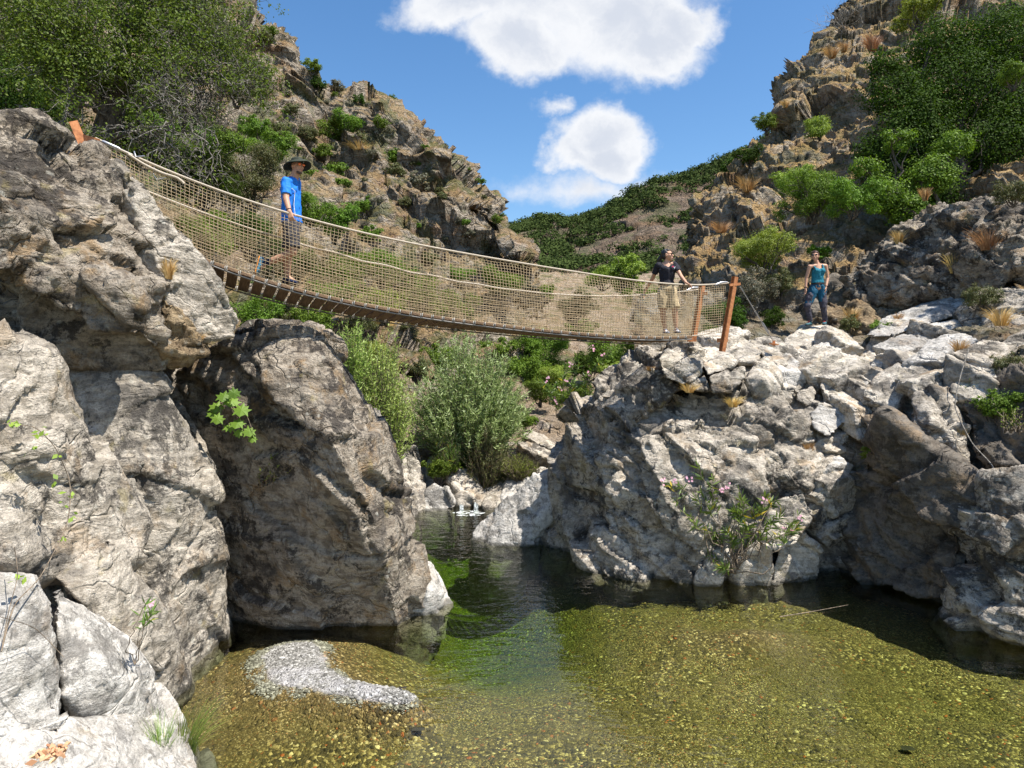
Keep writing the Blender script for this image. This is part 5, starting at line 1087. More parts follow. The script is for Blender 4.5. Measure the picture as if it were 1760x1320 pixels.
def rope_mat(name, a, b):
    m, t = new_mat(name); p = t.n('ShaderNodeNewGeometry').outputs['Position']
    n = t.noise(p, 30, 3, .6); wv = t.n('ShaderNodeTexWave', ins={'Vector': p, 'Scale': 22.0, 'Distortion': 1.0}).outputs[1]
    bb = t.n('ShaderNodeBump', ins={'Strength': .5, 'Distance': .01, 'Height': wv})
    finish(t, t.n('ShaderNodeBsdfPrincipled', ins={'Base Color': t.mix(n, a, b), 'Roughness': .9, 'Normal': bb.outputs[0]}).outputs[0]); return m
M['net'] = rope_mat('net_rope', (0.42, 0.31, 0.18), (0.62, 0.48, 0.30))
M['rope'] = rope_mat('hand_rope', (0.40, 0.33, 0.25), (0.60, 0.52, 0.41))
M['lash'] = rope_mat('white_lashing', (0.34, 0.32, 0.29), (0.52, 0.50, 0.46))
m, t = new_mat('plank_wood'); p = t.n('ShaderNodeTexCoord').outputs['Object']; oi = t.n('ShaderNodeObjectInfo').outputs['Random']
n = t.noise(t.n('ShaderNodeMapping', ins={'Vector': p, 'Scale': (40, 3, 40)}).outputs[0], 1.0, 5, .65)
c = t.mix(t.ss(n, .35, .65), (0.075, 0.042, 0.022), (0.20, 0.125, 0.070)); c = t.mix(t.m('MULTIPLY', oi, .5), c, (0.17, 0.10, 0.05))
bb = t.n('ShaderNodeBump', ins={'Strength': .6, 'Distance': .01, 'Height': n})
finish(t, t.n('ShaderNodeBsdfPrincipled', ins={'Base Color': c, 'Roughness': .85, 'Normal': bb.outputs[0]}).outputs[0]); M['plank'] = m
m, t = new_mat('rusty_steel'); p = t.n('ShaderNodeNewGeometry').outputs['Position']; n = t.noise(p, 14, 6, .7)
c = t.ramp(n, [(.3, (.24, .08, .03)), (.5, (.48, .19, .07)), (.7, (.62, .27, .11))])
finish(t, t.n('ShaderNodeBsdfPrincipled', ins={'Base Color': c, 'Roughness': .75, 'Metallic': .15, 'Normal': t.n('ShaderNodeBump', ins={'Strength': .3, 'Distance': .01, 'Height': n}).outputs[0]}).outputs[0]); M['rust'] = m
m, t = new_mat('zinc_cable'); finish(t, t.n('ShaderNodeBsdfPrincipled', ins={'Base Color': (.36, .37, .39, 1), 'Roughness': .4, 'Metallic': .7}).outputs[0]); M['zinc'] = m
m, t = new_mat('dark_cable'); finish(t, t.n('ShaderNodeBsdfPrincipled', ins={'Base Color': (.16, .15, .14, 1), 'Roughness': .6, 'Metallic': .4}).outputs[0]); M['cable_dark'] = m
XR = near_pt(1189, 578)[0]; XL = near_pt(190, 370)[0]
b_org = np.array([near_pt(700, 530)[0], near_pt(700, 530)[1], 0.0]); b_org[2] = float(zdn(b_org[0]))
bridge = empty('rope_bridge', tuple(b_org), 'rope and plank suspension bridge with tan net sides hanging between the left and right rocks', 'bridge')
def bpart(name, v, f, mat, smooth=True): return link(name, mesh_from(name, np.asarray(v) - b_org, f, smooth), M[mat], bridge)
def box_mesh(o, a, b, c):
    """box centred at o with half axes a,b,c"""
    V = [o + sx_ * a + sy_ * b + sz_ * c for sx_ in (-1, 1) for sy_ in (-1, 1) for sz_ in (-1, 1)]
    Fc = [[0, 1, 3, 2], [4, 6, 7, 5], [0, 4, 5, 1], [2, 3, 7, 6], [0, 2, 6, 4], [1, 5, 7, 3]]
    return np.array(V), np.array(Fc)
rng = np.random.default_rng(3)
pitch = .148; Xs = np.arange(XR - .05, XL, -pitch)
for X in Xs:
    n0 = np.array([X, yn(X), float(zdn(X)) - .022]); f0 = np.array([X - .335, yf(X - .335), float(zdf(X - .335)) + .0]) 
    across = f0 - n0; n0 = n0 - across * .02; mid = (n0 + f0) / 2; e_ = .3
    tg = unit(np.array([e_, yn(X + e_) - yn(X), float(zdn(X + e_) - zdn(X))])); ac = unit(across); up = unit(np.cross(tg, ac)); up = up if up[2] > 0 else -up
    tg = np.cross(ac, up); w_ = .066 + rng.uniform(-.003, .003)
    V, Fc = box_mesh(np.zeros(3), np.array([w_, 0, 0]), np.array([0, np.linalg.norm(across) / 2 + rng.uniform(0, .012), 0]), np.array([0, 0, .021]))
    bm = bmesh.new(); bv = [bm.verts.new(q) for q in V]
    for q in Fc: bm.faces.new([bv[i] for i in q])
    bmesh.ops.recalc_face_normals(bm, faces=bm.faces); bmesh.ops.bevel(bm, geom=list(bm.edges), offset=.005, segments=1, affect='EDGES')
    me = bpy.data.meshes.new('plank'); bm.to_mesh(me); bm.free(); o = link('plank', me, M['plank'], bridge, loc=tuple(mid - b_org))
    from mathutils import Matrix
    a1 = unit(tg + rng.normal(size=3) * .012); a1 = unit(a1 - (a1 @ ac) * ac); u1 = np.cross(a1, ac)
    o.rotation_euler = Matrix(((a1[0], ac[0], u1[0]), (a1[1], ac[1], u1[1]), (a1[2], ac[2], u1[2]))).to_euler()
# bearing cables below the planks + lashings
for fn, yy_, dx, sg in ((zdn, yn, 0.0, 1), (zdf, yf, 0.0, -1)):
    X = np.linspace(XL - .3, XR - (0 if sg == 1 else .33), 90); off = -.062 if sg == 1 else -.045
    P = np.stack([X, yy_(X), fn(X) + off], 1); v_, f_ = tubes([(P, .012)], 6); bpart('bearing_cable', v_, f_, 'cable_dark')
    paths = []
    for Xp in Xs:
        Xm = Xp - pitch / 2 + (0 if sg == 1 else -.335)
        c0 = np.array([Xm, yy_(Xm), float(fn(Xm)) - (.03 if sg == 1 else .01)]); th = np.linspace(0, 6.283, 9)
        for j in (-.012, .012):
            paths.append((np.stack([c0[0] + j + 0 * th, c0[1] + .022 * np.cos(th) * 1.0, c0[2] + .034 * np.sin(th)], 1), .0055))
    v_, f_ = tubes(paths, 4); lo_ = bpart('lashing', v_, f_, 'lash')
v_ = []
# hand ropes
def rope_path(fn, yy_, X0, X1, n=160, dz=0.0):
    X = np.linspace(X0, X1, n); return np.stack([X, yy_(X), fn(X) + dz], 1)
Xn0 = near_pt(164, 238)[0]; Xn1 = near_pt(1252, 487)[0]; Xf0 = far_pt(150, 280)[0]; Xf1 = far_pt(1200, 498)[0]
P = rope_path(zrn, yn, Xn0, Xn1); v_, f_ = tubes([(P, .016)], 7); bpart('hand_rope', v_, f_, 'rope')
P = rope_path(zrf, yf, Xf0, Xf1); P[:, 2] += .012 * np.sin(P[:, 0] * 9) * np.exp(-((P[:, 0] + 1.8) / 1.5) ** 2); v_, f_ = tubes([(P, .015)], 7); bpart('hand_rope', v_, f_, 'rope')
# nets: real strands
def net(zt, zb, yy_, X0, X1, bulge, seed, cell=.050, rad=.0037, nrm=np.array([-.41, .91, 0]), topgap=.035):
    rng = np.random.default_rng(seed); nx_ = int((X1 - X0) * 1.097 / cell); nz_ = 20
    X = np.linspace(X0, X1, nx_ + 1); T = np.linspace(0, 1, nz_ + 1); GX, GT = np.meshgrid(X, T, indexing='ij')
    q = np.stack([GX.ravel() * 1.4, GT.ravel() * 1.2, 0 * GX.ravel()], 1)
    sh = vnoise(q + 3.3, seed).reshape(GX.shape); sh2 = vnoise(q * 2.3 + 8.3, seed + 1).reshape(GX.shape)
    GX2 = GX + .06 * sh * np.sin(GT * math.pi) + .010 * sh2
    sagx = .5 * (1 - np.cos(GX / .30 * math.pi)) * .018 * GT ** 6
    z0 = zb(GX2) + .005; z1 = zt(GX2) - topgap - sagx; Z = z0 + (z1 - z0) * (GT + .012 * sh2 * np.sin(GT * math.pi))
    B = bulge * np.sin(GT * math.pi) * (1 + .6 * sh)
    P = np.stack([GX2 + nrm[0] * B, yy_(GX2) + nrm[1] * B, Z], -1); P += rng.normal(size=P.shape) * .0018
    paths = [(P[i], rad) for i in range(nx_ + 1)] + [(P[:, j], rad) for j in range(nz_ + 1)]
    v_, f_ = tubes(paths, 3)
    lac = []
    for i in range(0, nx_, 3):   # lacing over the hand rope
        X_ = GX2[i, -1]; top = np.array([X_ + .03, yy_(X_ + .03), float(zt(X_ + .03)) + .016]); lac.append((np.array([P[i, -1], (P[i, -1] + top) / 2 + [0, -.012, 0], top, P[min(i + 2, nx_), -1]]), .0035))
    lv_, lf_ = tubes(lac, 3); return v_, f_, lv_, lf_
v_, f_, lv_, lf_ = net(zrn, zdn, yn, near_pt(166, 240)[0], near_pt(1246, 487)[0], -.05, 5); bpart('side_net', np.concatenate([v_, lv_]), np.concatenate([f_, lf_ + len(v_)]), 'net')
v_, f_, lv_, lf_ = net(zrf, zdf, yf, far_pt(150, 280)[0], far_pt(1192, 498)[0], .05, 8); bpart('side_net', np.concatenate([v_, lv_]), np.concatenate([f_, lf_ + len(v_)]), 'net')
# posts: H section steel
def hpost(base, top, w=.075, dd=.075, facing=np.array([.41, -.91, 0])):
    base = np.array(base); top = np.array(top); up = unit(top - base); s = unit(np.cross(up, facing)); fw = np.cross(s, up); V = []; Fc = []
    mid = (base + top) / 2; h = up * np.linalg.norm(top - base) / 2
    for o_, a, b in ((fw * dd / 2, s * w / 2, fw * .008), (-fw * dd / 2, s * w / 2, fw * .008), (0 * fw, s * .006, fw * (dd / 2 - .0085))):
        v1_, f1_ = box_mesh(mid + o_, a, b, h); Fc.append(f1_ + len(V) * 8); V.append(v1_)
    v1_, f1_ = box_mesh(top + up * .006, s * w * .52, fw * dd * .54, up * .006); Fc.append(f1_ + 24); V.append(v1_)
    return np.concatenate(V), np.concatenate(Fc)
pn0, pn1 = at(1241, 604, 12.05), at(1263, 477, 12.05); v_, f_ = hpost(pn0, pn1); bpart('post', v_, f_, 'rust', False)
pf0, pf1 = at(1188, 604, 12.95), at(1207, 491, 12.95); v_, f_ = hpost(pf0, pf1); bpart('post', v_, f_, 'rust', False)
pl0, pl1 = at(151, 268, 8.12), at(128, 213, 8.12); v_, f_ = hpost(pl0, pl1, .09, .09); bpart('post', v_, f_, 'rust', False)
pl2, pl3 = at(60, 262, 8.9), at(38, 210, 8.9)
def bar(a, b, w, h): 
    a = np.array(a); b = np.array(b); d = unit(b - a); s = unit(np.cross(d, [0, 0, 1])); u = np.cross(s, d); return box_mesh((a + b) / 2, (b - a) / 2, s * w / 2, u * h / 2)
for a, b, w_, h_ in ((at(100, 226, 8.3), at(166, 243, 8.05), .07, .075), (at(1254, 490, 12.0), at(1272, 488, 12.05), .04, .045), (at(1203, 505, 12.95), at(1216, 504, 12.9), .06, .06), (at(1233, 585, 12.1), at(1250, 584, 12.1), .07, .07), (at(1182, 583, 12.7), at(1196, 583, 12.7), .09, .09)):
    v_, f_ = bar(a, b, w_, h_); bpart('bracket', v_, f_, 'rust', False)
# guy cable, anchors, turnbuckles, rope tail
a, b = at(1272, 492, 12.15), at(1330, 588, 13.4)
v_, f_ = tubes([(np.array([a, b]), .009)], 6); bpart('guy_cable', v_, f_, 'zinc')
pa = [a + (b - a) * k for k in (.62, .66, .8, .84)]; v_, f_ = tubes([(np.array(pa), np.array([.012, .024, .024, .012]))], 8); bpart('turnbuckle', v_, f_, 'zinc')
v_, f_ = bar(b + [-.07, 0, -.03], b + [.07, 0, -.05], .14, .02); bpart('anchor_plate', v_, f_, 'rust', False)
v_, f_ = bar(b + [-.02, 0, -.02], b + [.02, 0, -.02], .05, .10); bpart('anchor_lug', v_, f_, 'rust', False)
a, b = near_pt(165, 238), near_pt(232, 268); pa = [a + (b - a) * k for k in (0, .12, .18, .55, .62, 1)]
v_, f_ = tubes([(np.array(pa), np.array([.010, .010, .022, .022, .012, .012])), (np.array([b + [0, -.02, .05], b + [.02, -.02, -.02], b + [.12, 0, .0]]), .010)], 7); bpart('turnbuckle', v_, f_, 'zinc')
for e0, e1 in ((near_pt(1228, 490), near_pt(1250, 485)), (far_pt(1180, 499), far_pt(1200, 494))):
    v_, f_ = tubes([(np.array([e0, (e0 + e1) / 2 + [0, 0, .02], e1]), np.array([.016, .022, .014]))], 7); bpart('rope_clamp', v_, f_, 'zinc')
tail = smooth_path([near_pt(222, 266) + [0, -.02, .0], near_pt(250, 281) + [0, -.03, -.02], near_pt(280, 294) + [0, -.03, -.03], near_pt(305, 302) + [0, -.03, -.03], near_pt(315, 309) + [0, -.03, -.03], near_pt(318, 317) + [0, -.03, 0]], 24)
v_, f_ = tubes([(tail, .017)], 7); bpart('rope_tail', v_, f_, 'rope')
lp = smooth_path([near_pt(268, 288) + [0, -.03, 0], near_pt(266, 300) + [0, -.03, 0], near_pt(272, 309) + [0, -.03, 0], near_pt(288, 306) + [0, -.03, 0]], 14); v_, f_ = tubes([(lp, .004)], 5); bpart('wire_loop', v_, f_, 'zinc')
low = np.array([near_pt(1189, 577), near_pt(1210, 575), near_pt(1236, 566)]); v_, f_ = tubes([(smooth_path(low, 10), .012)], 6); bpart('bottom_rope', v_, f_, 'rope')
# ------------------------------------------------------------------ people
bm = bmesh.new(); bmesh.ops.create_icosphere(bm, subdivisions=2, radius=1); SPH = np.array([v.co for v in bm.verts]); bm.free()
def sph(c, r): return np.asarray(c) + SPH * np.asarray(r)
def disc(c, ax, rx, ry, side):
    ax = unit(np.asarray(ax, float)); s = unit(np.asarray(side, float) - (np.asarray(side, float) @ ax) * ax); t_ = np.cross(ax, s); a = np.arange(20) * math.pi / 10
    return np.asarray(c) + np.cos(a)[:, None] * s * rx + np.sin(a)[:, None] * t_ * ry
def seg(a, ra, b, rb): return np.concatenate([sph(a, ra), sph(b, rb)])
def chain(pts, rs): return [seg(pts[i], rs[i], pts[i + 1], rs[i + 1]) for i in range(len(pts) - 1)]
def body_mesh(name, hulls, base, mat, parent, vox, sm=2, fold=0.0, seed=1):
    v, f = remesh_hulls([h - base for h in hulls], vox, sm)
    if fold:
        nm = norm_of(v, f); v = v + nm * (fold * fbm(v * np.array([14, 14, 9]), seed, 3))[:, None]
    return link(name, mesh_from(name, v, f), M[mat] if isinstance(mat, str) else mat, parent)
def simple_mat(name, c, rough=.8, var=.25, spec=.3, scale=30, sss=0):
    m, t = new_mat(name); p = t.n('ShaderNodeNewGeometry').outputs['Position']; n = t.noise(p, scale, 4, .6)
    cc = t.mix(t.ss(n, .3, .7), tuple(x * (1 - var) for x in c), tuple(min(1, x * (1 + var)) for x in c))
    finish(t, t.n('ShaderNodeBsdfPrincipled', ins={'Base Color': cc, 'Roughness': rough, 'Specular IOR Level': spec}).outputs[0]); M[name] = m; return m
simple_mat('skin', (.52, .29, .19), .55, .10); simple_mat('skin_tan', (.46, .25, .16), .55, .10)
simple_mat('shirt_blue', (.012, .17, .62), .75, .12); simple_mat('shorts_charcoal', (.045, .045, .055), .85, .35, scale=60); simple_mat('hat_green', (.028, .034, .022), .8, .3)
simple_mat('lens_orange', (.90, .16, .01), .15, .1, .8); simple_mat('frame_dark', (.02, .02, .02), .4); simple_mat('lens_dark', (.012, .010, .012), .15, .1, .8)
simple_mat('shirt_black', (.018, .018, .026), .85, .2); simple_mat('shorts_khaki', (.42, .33, .20), .85, .15); simple_mat('hair_black', (.010, .008, .008), .45, .3, .6)
simple_mat('hair_brown', (.055, .022, .014), .5, .3, .5); simple_mat('top_teal', (.012, .15, .21), .8, .12); simple_mat('trousers_blue', (.010, .085, .15), .8, .2); simple_mat('trousers_grey', (.055, .050, .065), .85, .2)
simple_mat('shoe_white', (.62, .62, .66), .6, .1); simple_mat('shoe_blue', (.10, .26, .36), .6, .6, scale=40); simple_mat('sole_dark', (.03, .03, .035), .8); simple_mat('lace_red', (.75, .05, .03), .7); simple_mat('navy_sock_shaded_shoe', (.012, .02, .06), .9)
simple_mat('shoe_teal', (.035, .10, .12), .7, .3); simple_mat('belt_black', (.02, .012, .012), .6); simple_mat('print_pink', (.80, .06, .16), .8); simple_mat('print_white', (.75, .78, .82), .8); simple_mat('stripe_white', (.7, .75, .8), .8); simple_mat('sole_orange', (.85, .30, .05), .7); simple_mat('beard', (.11, .065, .045), .8)
def head_hulls(c, fwd, s=1.0):
    f_ = unit(np.array(fwd, float)); l_ = unit(np.cross([0, 0, 1], f_)); u_ = np.cross(f_, l_)
    def L(x, y, z): return np.asarray(c) + (f_ * x + l_ * y + u_ * z) * s
    B = np.stack([f_, l_, u_])
    def el(x, y, z, rx, ry, rz): return L(x, y, z) + (SPH * np.array([rx, ry, rz]) * s) @ B
    H = [el(-.012, 0, .022, .094, .074, .088), el(.012, 0, -.01, .078, .068, .085),
         np.concatenate([el(.03, 0, -.03, .056, .056, .05), el(.052, 0, -.095, .024, .026, .018)]),                 # jaw and chin
         np.concatenate([el(.086, 0, .006, .008, .009, .012), el(.106, 0, -.030, .011, .013, .010)]),                # nose
         np.concatenate([el(.080, -.032, .026, .012, .018, .008), el(.080, .032, .026, .012, .018, .008)]),          # brow
         np.concatenate([el(.082, -.016, -.060, .010, .010, .005), el(.082, .016, -.060, .010, .010, .005)]),        # upper lip
         np.concatenate([el(.079, -.013, -.070, .010, .010, .005), el(.079, .013, -.070, .010, .010, .005)]),
         el(.050, -.040, -.022, .028, .024, .026), el(.050, .040, -.022, .028, .024, .026)]
    for sy in (-1, 1): H.append(el(-.012, sy * .078, -.008, .019, .008, .032))
    return H, L, el, (f_, l_, u_)
def hand_hulls(w_, pd, side, curl=.6, s=1.0, grip=None):
    """wrist, direction of the palm, thumb side vector; curl bends the fingers towards the palm side"""
    pd = unit(np.array(pd, float)); sd = unit(np.array(side, float) - (np.array(side, float) @ pd) * pd); pn = np.cross(pd, sd) if grip is None else unit(np.array(grip, float))
    H = []; k0 = w_ + pd * .085 * s
    H.append(np.concatenate([sph(w_ + sd * .014 * s, .017 * s), sph(w_ - sd * .014 * s, .017 * s), sph(k0 + sd * .028 * s, .011 * s), sph(k0 - sd * .028 * s, .011 * s)]))
    for i, (o_, L_) in enumerate(((.030, .072), (.010, .080), (-.011, .075), (-.031, .058))):
        p0 = k0 + sd * o_ * s; d0 = pd; a = p0
        for j, fr in enumerate((.45, .32, .23)):
            ang = curl * (j + .6) * .75; d0 = unit(pd * math.cos(ang) + pn * math.sin(ang)); b = a + d0 * L_ * fr * s * 1.05
            H.append(seg(a, (.0088 - .0008 * j) * s, b, (.0080 - .0008 * j) * s)); a = b
    t0 = w_ + pd * .025 * s + sd * .022 * s; t1 = t0 + unit(pd * .7 + sd * .7 + pn * .25) * .038 * s; t2 = t1 + unit(pd * .85 + sd * .2 + pn * .55) * .03 * s
    H += [seg(t0, .0115 * s, t1, .0095 * s), seg(t1, .0095 * s, t2, .0078 * s)]; return H
def glasses(L, el, lens, parent, base, wrap=False):
    V = []; 
    hs = [el(.094, -.034, .012, .007, .026, .020), el(.094, .034, .012, .007, .026, .020)]
    body_mesh('lens', hs, base, lens, parent, .004, 1)
    fr = [np.concatenate([el(.100, -.010, .018, .004, .004, .003), el(.100, .010, .018, .004, .004, .003)])]
    for sy in (-1, 1): fr.append(np.concatenate([el(.088, sy * .062, .020, .004, .004, .005), el(-.01, sy * .082, .016, .004, .004, .004)]))
    fr.append(np.concatenate([el(.098, -.058, .031, .004, .004, .003), el(.102, 0, .031, .004, .004, .003)])); fr.append(np.concatenate([el(.098, .058, .031, .004, .004, .003), el(.102, 0, .031, .004, .004, .003)]))
    body_mesh('glasses_frame', fr, base, 'frame_dark', parent, .004, 1)
def shoe(ank, toe_dir, up, parent, base, mat, sole='sole_dark', lace=None, s=1.0, L_=.26):
    td = unit(np.array(toe_dir, float)); up = unit(np.array(up, float) - (np.array(up, float) @ td) * td); sd = np.cross(td, up)
    heel = ank - up * .055 * s - td * .05 * s; toe = heel + td * (L_ - .07) * s
    Bm = np.stack([td, sd, up])
    def el(c, rx, ry, rz): return c + (SPH * np.array([rx, ry, rz]) * s) @ Bm
    hs = [np.concatenate([el(ank + up * .01, .040, .036, .03), el(heel, .038, .034, .032)]), np.concatenate([el(heel, .036, .034, .03), el(heel + td * .09 * s + up * .008, .04, .040, .036)]), np.concatenate([el(heel + td * .08 * s + up * .008, .04, .042, .036), el(toe - up * .006, .042, .044, .024)]), np.concatenate([el(ank + up * .01, .036, .034, .03), el(heel + td * .10 * s + up * .012, .03, .036, .03)])]
    o = body_mesh('shoe', hs, base, mat, parent, .0065, 1)
    so_ = [np.concatenate([el(heel - up * .030 * s, .046, .038, .010), el(heel + td * .09 * s - up * .030 * s, .04, .040, .010)]), np.concatenate([el(heel + td * .09 * s - up * .030 * s, .04, .040, .010), el(toe - up * .028 * s, .048, .048, .010)])]
    body_mesh('sole', so_, base, sole, o, .006, 1)
    if lace:
        lc = [np.concatenate([el(heel + td * k * s + up * (.052 - (k - .06) * .25) * s - sd * .022 * s, .006, .006, .006), el(heel + td * (k + .012) * s + up * (.052 - (k - .06) * .25) * s + sd * .022 * s, .006, .006, .006)]) for k in (.05, .07, .09, .11)]
        lc.append(seg(ank + td * .03 + up * .02, .012, ank + td * .045 - up * .005, .014)); body_mesh('laces', lc, base, lace, o, .005, 1)
    return o

# --- the man walking -----------------------------------------------------------
D = 9.46
def J(px, py, dy=0.0): return at(px, py, D + dy)
base = J(495, 489); base[2] = float((zdn(base[0]) + zdf(base[0])) / 2) + .02 - 0.0
e = empty('person', tuple(base), 'man in a blue T-shirt, dark bucket hat and orange mirrored sunglasses striding on the bridge', 'person', rz=0)
off = J(495, 489) - base; off[0] = 0; off[1] = 0
def J(px, py, dy=0.0): return at(px, py, D + dy)
hc = J(511.5, 286.5, -.02); HH, L, el, (f_, l_, u_) = head_hulls(hc, (.80, -.58, .02), .98)
neck = J(505, 304, .0); chs = J(499.5, 326, 0); wst = J(501, 368, 0); pel = J(502, 389, 0)
rs, ls = J(491.5, 314, -.18), J(507, 311, .18); re, rw = J(491.5, 341, -.27), J(497.5, 364, -.365); le, lw = J(510, 340, .24), J(514, 366, .26)
rh, lh = J(500.5, 390, -.09), J(504, 390, .09); rk, ra = J(504, 433, -.12), J(456, 452.5, -.10); lk, la = J(496, 434, .08), J(494, 476, .07)
sk = list(HH) + [seg(hc + [-.02, 0, -.06], .056, neck + [0, 0, -.03], .062), seg(neck, .06, chs, (.10, .13, .12)), seg(chs, (.105, .145, .14), wst, (.105, .125, .10)), seg(wst, (.10, .125, .10), pel, (.11, .135, .10))]
sk += chain([rs, re, rw], [.055, .043, .030]) + chain([ls, le, lw], [.055, .043, .030]) + [seg(neck + [0, 0, -.04], .05, rs, .055), seg(neck + [0, 0, -.04], .05, ls, .055)]
sk += chain([rh, (rh + rk) / 2, rk], [.095, .082, .060]) + chain([rk, rk + (ra - rk) * .35 + [0, 0, -.012], ra], [.056, .060, .036]) + chain([lh, (lh + lk) / 2, lk], [.095, .082, .060]) + chain([lk, lk + (la - lk) * .35 + [-.015, 0, 0], la], [.056, .060, .036])
sk += hand_hulls(rw, (.30, -.15, -1), (1, 0, .2), 1.15, 1.0, grip=(.2, 1, -.1)) + hand_hulls(lw, (.15, .1, -1), (.6, -.8, 0), .5, 1.0)
sk += [seg(ra, .035, ra + [-.05, 0, -.06], .03), seg(la, .035, la + [.08, 0, -.05], .03)]
bd = body_mesh('body', sk, base, 'skin_tan', e, .0065, 2)
sh = [seg(neck + [-.005, 0, -.055], (.075, .085, .03), chs, (.122, .165, .12)), seg(chs, (.125, .168, .14), wst, (.128, .150, .08)), np.concatenate([sph(wst, (.128, .150, .06)), disc(J(501.5, 383), (0, 0, 1), .138, .155, (1, 0, 0))]),
      seg(neck + [0, 0, -.055], .055, rs + [0, 0, .005], .072), seg(neck + [0, 0, -.055], .055, ls + [0, 0, .005], .072)]
for s_, e_ in ((rs, re), (ls, le)): sh.append(np.concatenate([sph(s_, .074), disc(s_ + (e_ - s_) * .78, e_ - s_, .068, .066, (1, 0, 0))])); sh.append(seg(s_, .07, chs, .10))
body_mesh('tshirt', sh, base, 'shirt_blue', e, .008, 2, .011, 3)
st = [np.concatenate([sph(J(502, 384), (.125, .145, .05)), sph(pel, (.125, .15, .06))])]
for h_, k_ in ((rh, rk), (lh, lk)): st.append(np.concatenate([sph(h_, .118), disc(h_ + (k_ - h_) * .86, k_ - h_, .100, .102, (1, 0, 0))]))
body_mesh('shorts', st, base, 'shorts_charcoal', e, .008, 2, .010, 5)
# hat: crown and drooping brim
hat = [el(-.014, 0, .070, .106, .090, .050), el(-.014, 0, .095, .094, .080, .045)]
ho = body_mesh('bucket_hat', hat, base, 'hat_green', e, .007, 2, .004)
nb = 40; V = []; Fc = []
for th in (0, 1):
    for rr, zz in ((.088, .048), (.125, .040), (.16, .018), (.182, -.004)):
        for k in range(nb): a = k * 6.2832 / nb; V.append(L(-.008 + math.cos(a) * rr * 1.12, math.sin(a) * rr * 1.02, zz + .022 + .03 * math.cos(a) * (rr > .1) * (rr / .18) - .014 * abs(math.sin(a)) * (rr > .12) + .010 * math.sin(3 * a) * (rr > .15) - th * .005) - base)
for th in (0, 1):
    for i in range(3):
        for k in range(nb):
            q = [th * 4 * nb + i * nb + k, th * 4 * nb + i * nb + (k + 1) % nb, th * 4 * nb + (i + 1) * nb + (k + 1) % nb, th * 4 * nb + (i + 1) * nb + k]; Fc.append(q if th == 0 else q[::-1])
for k in range(nb): Fc.append([3 * nb + k, 3 * nb + (k + 1) % nb, 7 * nb + (k + 1) % nb, 7 * nb + k])
link('brim', mesh_from('brim', V, Fc), M['hat_green'], ho)
glasses(L, el, 'lens_orange', e, base)
body_mesh('beard', [np.concatenate([el(.034, 0, -.088, .040, .046, .026), el(.060, 0, -.098, .022, .026, .018)])], base, 'beard', e, .005, 2)
body_mesh('mouth', [np.concatenate([el(.089, -.018, -.064, .006, .004, .004), el(.089, .018, -.064, .006, .004, .004)])], base, simple_mat('lips', (.45, .16, .13), .5, .1), e, .003, 1)
shoe(ra + [-.015, 0, 0], (-.25, .0, -1), (1, 0, -.25), e, base, 'shoe_blue', 'sole_orange', s=.95); shoe(la + [0, 0, -.005], (1, -.25, -.12), (0, 0, 1), e, base, 'navy_sock_shaded_shoe', 'sole_dark', s=.95)  # standing shoe gets dark colours for its shade instead of the raised shoe's blue
body_mesh('sock', [seg(ra, .042, ra + (rk - ra) * .22, .044)], base, 'navy_sock_shaded_shoe', e, .006, 1)
body_mesh('bracelet', [np.concatenate([disc(rw + (re - rw) * .10, re - rw, .036, .036, (1, 0, 0)), disc(rw + (re - rw) * .16, re - rw, .036, .036, (1, 0, 0))])], base, 'belt_black', e, .005, 1)
V, Fc = tubes([(np.array([rs + [.055, -.04, -.06], chs + [.10, -.125, -.05], wst + [.08, -.148, .10], wst + [.10, -.150, -.06]]), .005)], 5); link('piping', mesh_from('piping', V - base, Fc), M['stripe_white'], e)

# --- the woman in the black shirt -------------------------------------------------
D = 12.1
base = J(1152, 579); base[2] = float((zdn(base[0]) + zdf(base[0])) / 2) + .02
e = empty('person', tuple(base), 'dark haired woman in a black T-shirt and khaki shorts holding both ropes of the bridge', 'person')
hc = J(1147.5, 438.8, 0); HH, L, el, (f_, l_, u_) = head_hulls(hc, (.88, -.42, .10), .96)
neck = J(1146, 450.5, .02); chs = J(1146, 465, 0); wst = J(1146, 482, 0); pel = J(1146, 497, 0)
rs, ls = J(1131, 456, .0), J(1160, 455, -.02); re, rw = J(1121.5, 479, .16), J(1108, 501, .40); le, lw = J(1170, 474, -.16), J(1179.5, 486, -.42)
rh, lh = J(1139, 500), J(1153, 500); rk, ra = J(1139, 534, -.02), J(1143, 566, .03); lk, la = J(1160, 533, -.04), J(1162, 565, 0)
sk = list(HH) + [seg(hc + [-.01, .01, -.05], .045, neck + [0, 0, -.02], .048), seg(neck, .05, chs, (.12, .09, .09)), seg(chs, (.13, .10, .10), wst, (.105, .085, .08)), seg(wst, (.10, .085, .08), pel, (.14, .105, .09))]
sk += chain([rs, re, rw], [.043, .034, .024]) + chain([ls, le, lw], [.043, .034, .024]) + [seg(neck + [0, 0, -.03], .04, rs, .043), seg(neck + [0, 0, -.03], .04, ls, .043)]
for h_, k_, a_ in ((rh, rk, ra), (lh, lk, la)): sk += chain([h_, (h_ + k_) / 2, k_], [.085, .074, .053]) + chain([k_, k_ + (a_ - k_) * .35 + [0, .015, 0], a_], [.050, .053, .032]) + [seg(a_, .03, a_ + [0, -.05, -.05], .03)]
sk += hand_hulls(rw, (-.4, .3, -1), (-.3, -1, 0), 1.1, .92, grip=(1, .2, -.2)) + hand_hulls(lw, (.75, -.3, -.5), (-.2, 1, .2), 1.1, .92, grip=(0, 0, -1))
body_mesh('body', sk, base, 'skin', e, .0065, 2)
